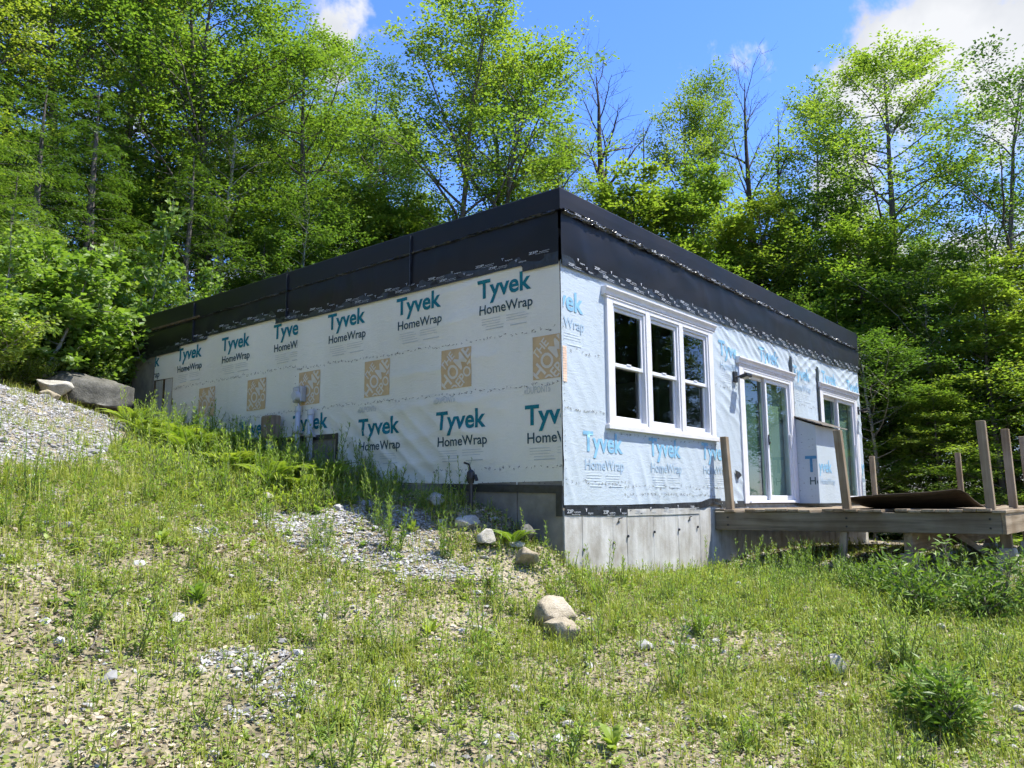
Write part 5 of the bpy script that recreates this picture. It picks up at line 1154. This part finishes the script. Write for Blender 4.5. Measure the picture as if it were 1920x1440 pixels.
cover(90000, lambda x, y: np.clip(sstep(.5, .62, fbm(x * 1.6, y * 1.6, 340, 3)), 0, 1) * green_w(x, y), 331, .03, .06, .13, M['weed'], 'taller leafy ground cover in patches')

# many small seedlings, merged: past counting
# weed stalks (tall narrow-leaved): a few variants, then individuals
def weed(seed, h, nl, ll, stems=1, wid=.13, mat='weed', droop=.35, tint=.5, up=.55):
    r = np.random.default_rng(seed); V = []; Fq = []; Ft = []; T = []; nv = 0; mi_q = []; mb_v = []; mb_f = []; t_ = Tree(seed)
    lv, lt = [], []
    for s in range(stems):
        a = r.uniform(0, 6.28); k = 0 if stems == 1 else r.uniform(.1, .4); hh = h * r.uniform(.7, 1.05)
        st = t_.curve((math.cos(a) * .05 * (stems > 1), math.sin(a) * .05 * (stems > 1), -.03), (math.cos(a) * k, math.sin(a) * k, 1), hh, 7, .15, .10); t_.limb(st, np.linspace(.0055, .002, 8), 4)
        f = np.sort(r.uniform(.06, 1, nl)); ii = f * 7; i0 = np.minimum(ii.astype(int), 6); P = st[i0] + (st[i0 + 1] - st[i0]) * (ii - i0)[:, None]
        az = np.arange(nl) * 2.4 + r.normal(size=nl) * .3; L = (ll * (1.05 - .5 * f) * r.uniform(.75, 1.2, nl))[:, None]; e = up + .45 * f + r.normal(size=nl) * .15
        D = np.stack([np.cos(az) * np.cos(e), np.sin(az) * np.cos(e), np.sin(e)], 1); S = np.stack([-np.sin(az), np.cos(az), np.zeros(nl)], 1) * L * wid * .5
        p1 = P + D * L * .35; p2 = P + D * L * .72 - np.array([0, 0, 1.]) * L * droop * .22; p3 = P + D * L * 1.0 - np.array([0, 0, 1.]) * L * droop * .6
        lv.append(np.stack([P, p1 + S, p1 - S, p2 + S * .8, p2 - S * .8, p3], 1)); lt.append(np.clip(r.normal(tint, .12, nl) + .2 * (f - .5), 0, 1))
    lv = np.vstack(lv); lt = np.concatenate(lt); n = len(lv); sv = np.vstack(t_.mb_v); sf = np.vstack(t_.mb_f); b = np.arange(n)[:, None] * 6 + len(sv)
    tri1 = b + np.array([[0, 2, 1]]); q = b + np.array([[1, 2, 4, 3]]); tri2 = b + np.array([[3, 4, 5]])
    return np_mesh('weed', np.vstack([sv, lv.reshape(-1, 3)]), [sf, tri1, q, tri2], [M['stem'], M[mat]], mat_idx=np.concatenate([np.zeros(len(sf)), np.ones(3 * n)]), tint=np.concatenate([np.full(len(sf), .5), lt, lt, lt]))
WE = [weed(400 + k, .55, 46, .10, 1, .14) for k in range(3)] + [weed(410 + k, .6, 38, .10, 4, .13) for k in range(3)]
WS = [weed(420 + k, .30, 26, .09, 3, .16, tint=.58) for k in range(4)]                      # short clumps
WD = [weed(430 + k, .60, 42, .105, 4, .12, mat='weed_dark', tint=.55) for k in range(3)]        # darker, by the deck
RO = [weed(440 + k, .10, 16, .20, 1, .22, tint=.65, up=.75, droop=.5) for k in range(2)]          # broad rosettes
def seedlings(n, meshes, wfun, seed, lo, hi, label, region=BX):
    x, y, d, r = scatter(n, *region, wfun, seed); n = len(x); which = r.integers(0, len(meshes), n); vs, fs3, fs4, t3, t4, m3, m4, nv = [], [], [], [], [], [], [], 0
    for k, me in enumerate(meshes):
        co = np.zeros(len(me.vertices) * 3); me.vertices.foreach_get('co', co); co = co.reshape(-1, 3); i = np.where(which == k)[0]
        if not len(i): continue
        li = np.zeros(len(me.loops), int); me.loops.foreach_get('vertex_index', li); tt = np.zeros(len(me.polygons), np.float32); me.attributes['tint'].data.foreach_get('value', tt)
        lt = np.zeros(len(me.polygons), int); me.polygons.foreach_get('loop_total', lt); ls = np.zeros(len(me.polygons), int); me.polygons.foreach_get('loop_start', ls); mi = np.zeros(len(me.polygons), int); me.polygons.foreach_get('material_index', mi)
        q3 = li[ls[lt == 3][:, None] + np.arange(3)]; q4 = li[ls[lt == 4][:, None] + np.arange(4)]
        a = r.uniform(0, 6.28, len(i)); s = r.uniform(lo, hi, len(i)); c_, s_ = np.cos(a) * s, np.sin(a) * s
        lean = r.normal(size=(len(i), 2)) * .12; X = co[None, :, 0] * c_[:, None] - co[None, :, 1] * s_[:, None]; Y = co[None, :, 0] * s_[:, None] + co[None, :, 1] * c_[:, None]; Z = co[None, :, 2] * s[:, None] * r.uniform(.8, 1.2, (len(i), 1))
        P = np.stack([X + Z * lean[:, :1] + x[i][:, None], Y + Z * lean[:, 1:] + y[i][:, None], Z + ground(x[i], y[i])[:, None]], -1)
        o_ = (np.arange(len(i)) * len(co) + nv)[:, None, None]; vs.append(P.reshape(-1, 3)); fs3.append((q3[None] + o_).reshape(-1, 3)); fs4.append((q4[None] + o_).reshape(-1, 4)); sh = r.normal(size=(len(i), 1)) * .16
        t3.append(np.clip(tt[lt == 3][None] + sh, 0, 1).ravel()); t4.append(np.clip(tt[lt == 4][None] + sh, 0, 1).ravel()); m3.append(np.tile(mi[lt == 3], len(i))); m4.append(np.tile(mi[lt == 4], len(i))); nv += len(i) * len(co)
    o = link(bpy.data.objects.new('seedlings', np_mesh('seedlings', np.vstack(vs), [np.vstack(fs3), np.vstack(fs4)], [M['stem'], meshes[0].materials[1]], mat_idx=np.concatenate(m3 + m4), tint=np.concatenate(t3 + t4)))); tag(o, label, 'seedlings', kind='stuff')
def put(meshes, x, y, s, label, group, name='weed_plant', cat='weed', sz=None):
    o = bpy.data.objects.new(name, meshes[rnd.randrange(len(meshes))]); o.location = (x, y, gz(x, y)); o.rotation_euler = (rnd.gauss(0, .07), rnd.gauss(0, .07), rnd.uniform(0, 6.28)); o.scale = (s, s, s * (sz or rnd.uniform(.85, 1.2)))
    link(o); tag(o, label, cat, group); return o
SM = [weed(480 + k, .22, 15, .075, 1, .17, tint=.5) for k in range(5)] + [weed(490 + k, .20, 9, .07, 3, .2, tint=.55) for k in range(3)] + [weed(500 + k, .09, 9, .085, 2, .5, tint=.5, up=.35, droop=.6) for k in range(3)]
seedlings(14000, SM, lambda x, y: np.clip(.22 + green_w(x, y), 0, 1) * (y < 5.5), 495, .45, 1.15, 'small green seedlings all over the slope')
seedlings(1500, SM, lambda x, y: (.35 + .65 * (x > -1.1)) * (1 - inpoly(x, y, G1)), 496, .9, 2.0, 'leafy young weeds filling the bright strip under the left wall', (-2.4, -.04, 2.3, 7.4))
seedlings(900, SM, lambda x, y: ((x > 0) & (y < -.05) & (x < 3.4)) * (.35 + .65 * (y < -.6)), 497, .5, 1.1, 'leafy young weeds in front of the foundation', (0, 3.5, -4, 0))
cnt = 0
def many(n, meshes, reg, label, group, smin, smax, name='weed_plant', cat='weed', wfun=None):
    k = 0; g = 0
    while k < n and g < n * 40:
        g += 1; x = rnd.uniform(reg[0], reg[1]); y = rnd.uniform(reg[2], reg[3])
        if in_house(x, y, .05) or inpoly(np.array(x), np.array(y), G1) or not in_view(np.array(x), np.array(y)) or (wfun and rnd.random() > wfun(x, y)): continue
        put(meshes, x, y, rnd.uniform(smin, smax), label, group, name, cat); k += 1
many(130, WE, (-1.5, -.08, 2.9, 7.3), 'bright leafy weed stalk in the thicket under the left wall', 'weeds under the left wall', .7, 1.25)
many(26, WE, (-1.3, -.1, .9, 2.7), 'leafy weed stalk near the yard hydrant', 'weeds by the hydrant', .45, .9)
many(40, WE, (-5.0, -1.2, 2.4, 3.9), 'weed stalk in the bright strip below the gravel', 'weeds in the grass strip', .5, .95)
many(60, WE, (-4.6, .2, -2.2, 2.2), 'scattered weed stalk on the open leaf-strewn slope', 'weeds on the open slope', .5, .95)
many(46, WE, (-1.6, 2.8, -4.4, -.3), 'weed stalk on the green slope right of the stones', 'weeds on the right slope', .45, .95)
many(48, WD, (2.2, 3.6, -3.6, -.6), 'dark green weed stalk in the thicket before the deck beam', 'weeds before the deck', .5, .85, wfun=lambda x, y: 1 if x > 2.6 - .25 * y - .9 else .15)
many(90, WS, (-4.8, 2.6, -4.4, 2.4), 'low yellow-green weed clump on the slope', 'low weed clumps', .5, 1.0, 'weed_clump')
many(36, WS, (.1, 3.3, -1.3, -.08), 'low weed clump along the front foundation', 'weeds along the foundation', .4, .8, 'weed_clump')
for x, y, s, lb in ((-3.62, .73, 1.25, 'broad-leaved rosette standing alone on the left slope'), (-3.4, 1.75, 1.0, 'broad-leaved rosette beside a gravel patch on the left'), (-1.0, 1.2, 1.0, 'bright broad-leaved tuft on the gravel patch'), (-.07, -1.57, 1.2, 'broad-leaved tuft on the right slope above the pale stone'), (-2.3, -.4, 1.0, 'pointed broad-leaved plant left of the two stones'), (-2.7, -2.3, 1.1, 'yellow-green rosette at the bottom edge')):
    put(RO, x, y, s, lb, None, 'rosette_plant', 'plant', 1.0)
put([weed(450, .62, 40, .13, 9, .12, tint=.5)], -.03, -3.18, 1.0, 'tall many-stemmed weed clump on the right slope', None, 'weed_clump', 'weed', 1.0)
put([weed(451, .55, 44, .10, 8, .12, tint=.45)], -1.45, .98, 1.0, 'many-stemmed weed clump standing on the gravel patch', None, 'weed_clump', 'weed', 1.0)
put([weed(452, .5, 44, .09, 7, .12, tint=.45)], -1.1, .62, 1.0, 'weed clump at the lower edge of the gravel patch', None, 'weed_clump', 'weed', 1.0)
# fern by the foundation corner
def fern(seed):
    r = np.random.default_rng(seed); t = Tree(seed)
    for k in range(8):
        a = k * 2.4 + r.normal() * .2; st = t.curve((0, 0, 0), (math.cos(a) * .6, math.sin(a) * .6, 1), .34, 8, -1.3, .05); t.limb(st, np.linspace(.004, .0015, 9), 3)
        for q in range(26):
            f = .12 + .86 * q / 26; ii = f * 8; i0 = min(int(ii), 7); p = st[i0] + (st[i0 + 1] - st[i0]) * (ii - i0); d = unit(st[i0 + 1] - st[i0]); sd = unit(np.cross(d, [0, 0, 1.]))
            for s in (-1, 1): t.B.append(p[None]); t.D.append(unit(sd * s + d * .35)[None]); t.N.append(unit(np.cross(sd, d))[None]); t.L.append(np.array([0.062 * math.sin(math.pi * min(1, f * .85 + .12)) + .012])); t.T.append(np.array([.75 + r.normal() * .06]))
    return t
ft = fern(460); o = empty('fern', (-.42, .34, gz(-.42, .34))); tag(o, 'bright fern growing between stones at the foundation corner', 'fern'); link(bpy.data.objects.new('stem', ft.wood_mesh('stem', M['stem'])), o); link(bpy.data.objects.new('frond', ft.leaf_mesh('frond', M['weed'], .24)), o)
fw, fl = o.children[0].data, o.children[1].data
for k in range(34):
    for _ in range(50):
        x, y = rnd.uniform(-1.3, -.15), rnd.uniform(2.9, 7.3)
        if in_view(np.array(x), np.array(y)) and not inpoly(np.array(x), np.array(y), G1): break
    q = empty('fern', (x, y, gz(x, y)), rnd.uniform(0, 6.28)); s = rnd.uniform(1.1, 1.9); q.scale = (s, s, s); tag(q, 'bright feathery fern in the thicket under the left wall', 'fern', 'ferns under the left wall')
    link(bpy.data.objects.new('stem', fw), q); link(bpy.data.objects.new('frond', fl), q)
# dark shrubs at the right edge
def dark_shrub(seed, x, y, h, w, label):
    t = Tree(seed); r = t.r
    for q in range(10):
        a = r.uniform(0, 6.28); k = r.uniform(.1, 1.2); st = t.curve((math.cos(a) * .08, math.sin(a) * .08, -.05), (math.cos(a) * k * w / h * .7, math.sin(a) * k * w / h * .7, 1), h * r.uniform(.35, 1.1), 8, .1, .25); t.limb(st, np.linspace(.008, .002, 9), 4)
        for b in range(11):
            i0 = 1 + int(b * 7 / 11); az = r.uniform(0, 6.28); e = .6 + r.normal() * .25; br = t.curve(st[i0], (math.cos(az) * math.cos(e), math.sin(az) * math.cos(e), math.sin(e)), .12 + h * .25 * r.uniform(.4, 1), 4, .2, .2); t.limb(br, np.linspace(.004, .0015, 5), 3); t.leaves(br, 11, .085, .3, .1, .5 + r.normal() * .14, .05)
    o = empty('dark_shrub', (x, y, gz(x, y))); tag(o, label, 'shrub'); link(bpy.data.objects.new('stem', t.wood_mesh('stem', M['bark'])), o); link(bpy.data.objects.new('foliage', t.leaf_mesh('foliage', M['weed_dark'], .28)), o)
dark_shrub(470, 2.15, -3.42, .75, .75, 'dark feathery shrub at the right edge below the deck corner')
dark_shrub(471, 1.75, -2.95, .55, .6, 'dark feathery shrub left of the right-edge shrub')
dark_shrub(472, -.95, -3.72, .42, .5, 'dark green little shrub near the lower right corner')
dark_shrub(473, 2.6, -3.95, .7, .7, 'dark shrub cut off by the right edge')
dark_shrub(474, 2.4, -2.4, .5, .6, 'dark green shrub among the weeds before the deck beam')
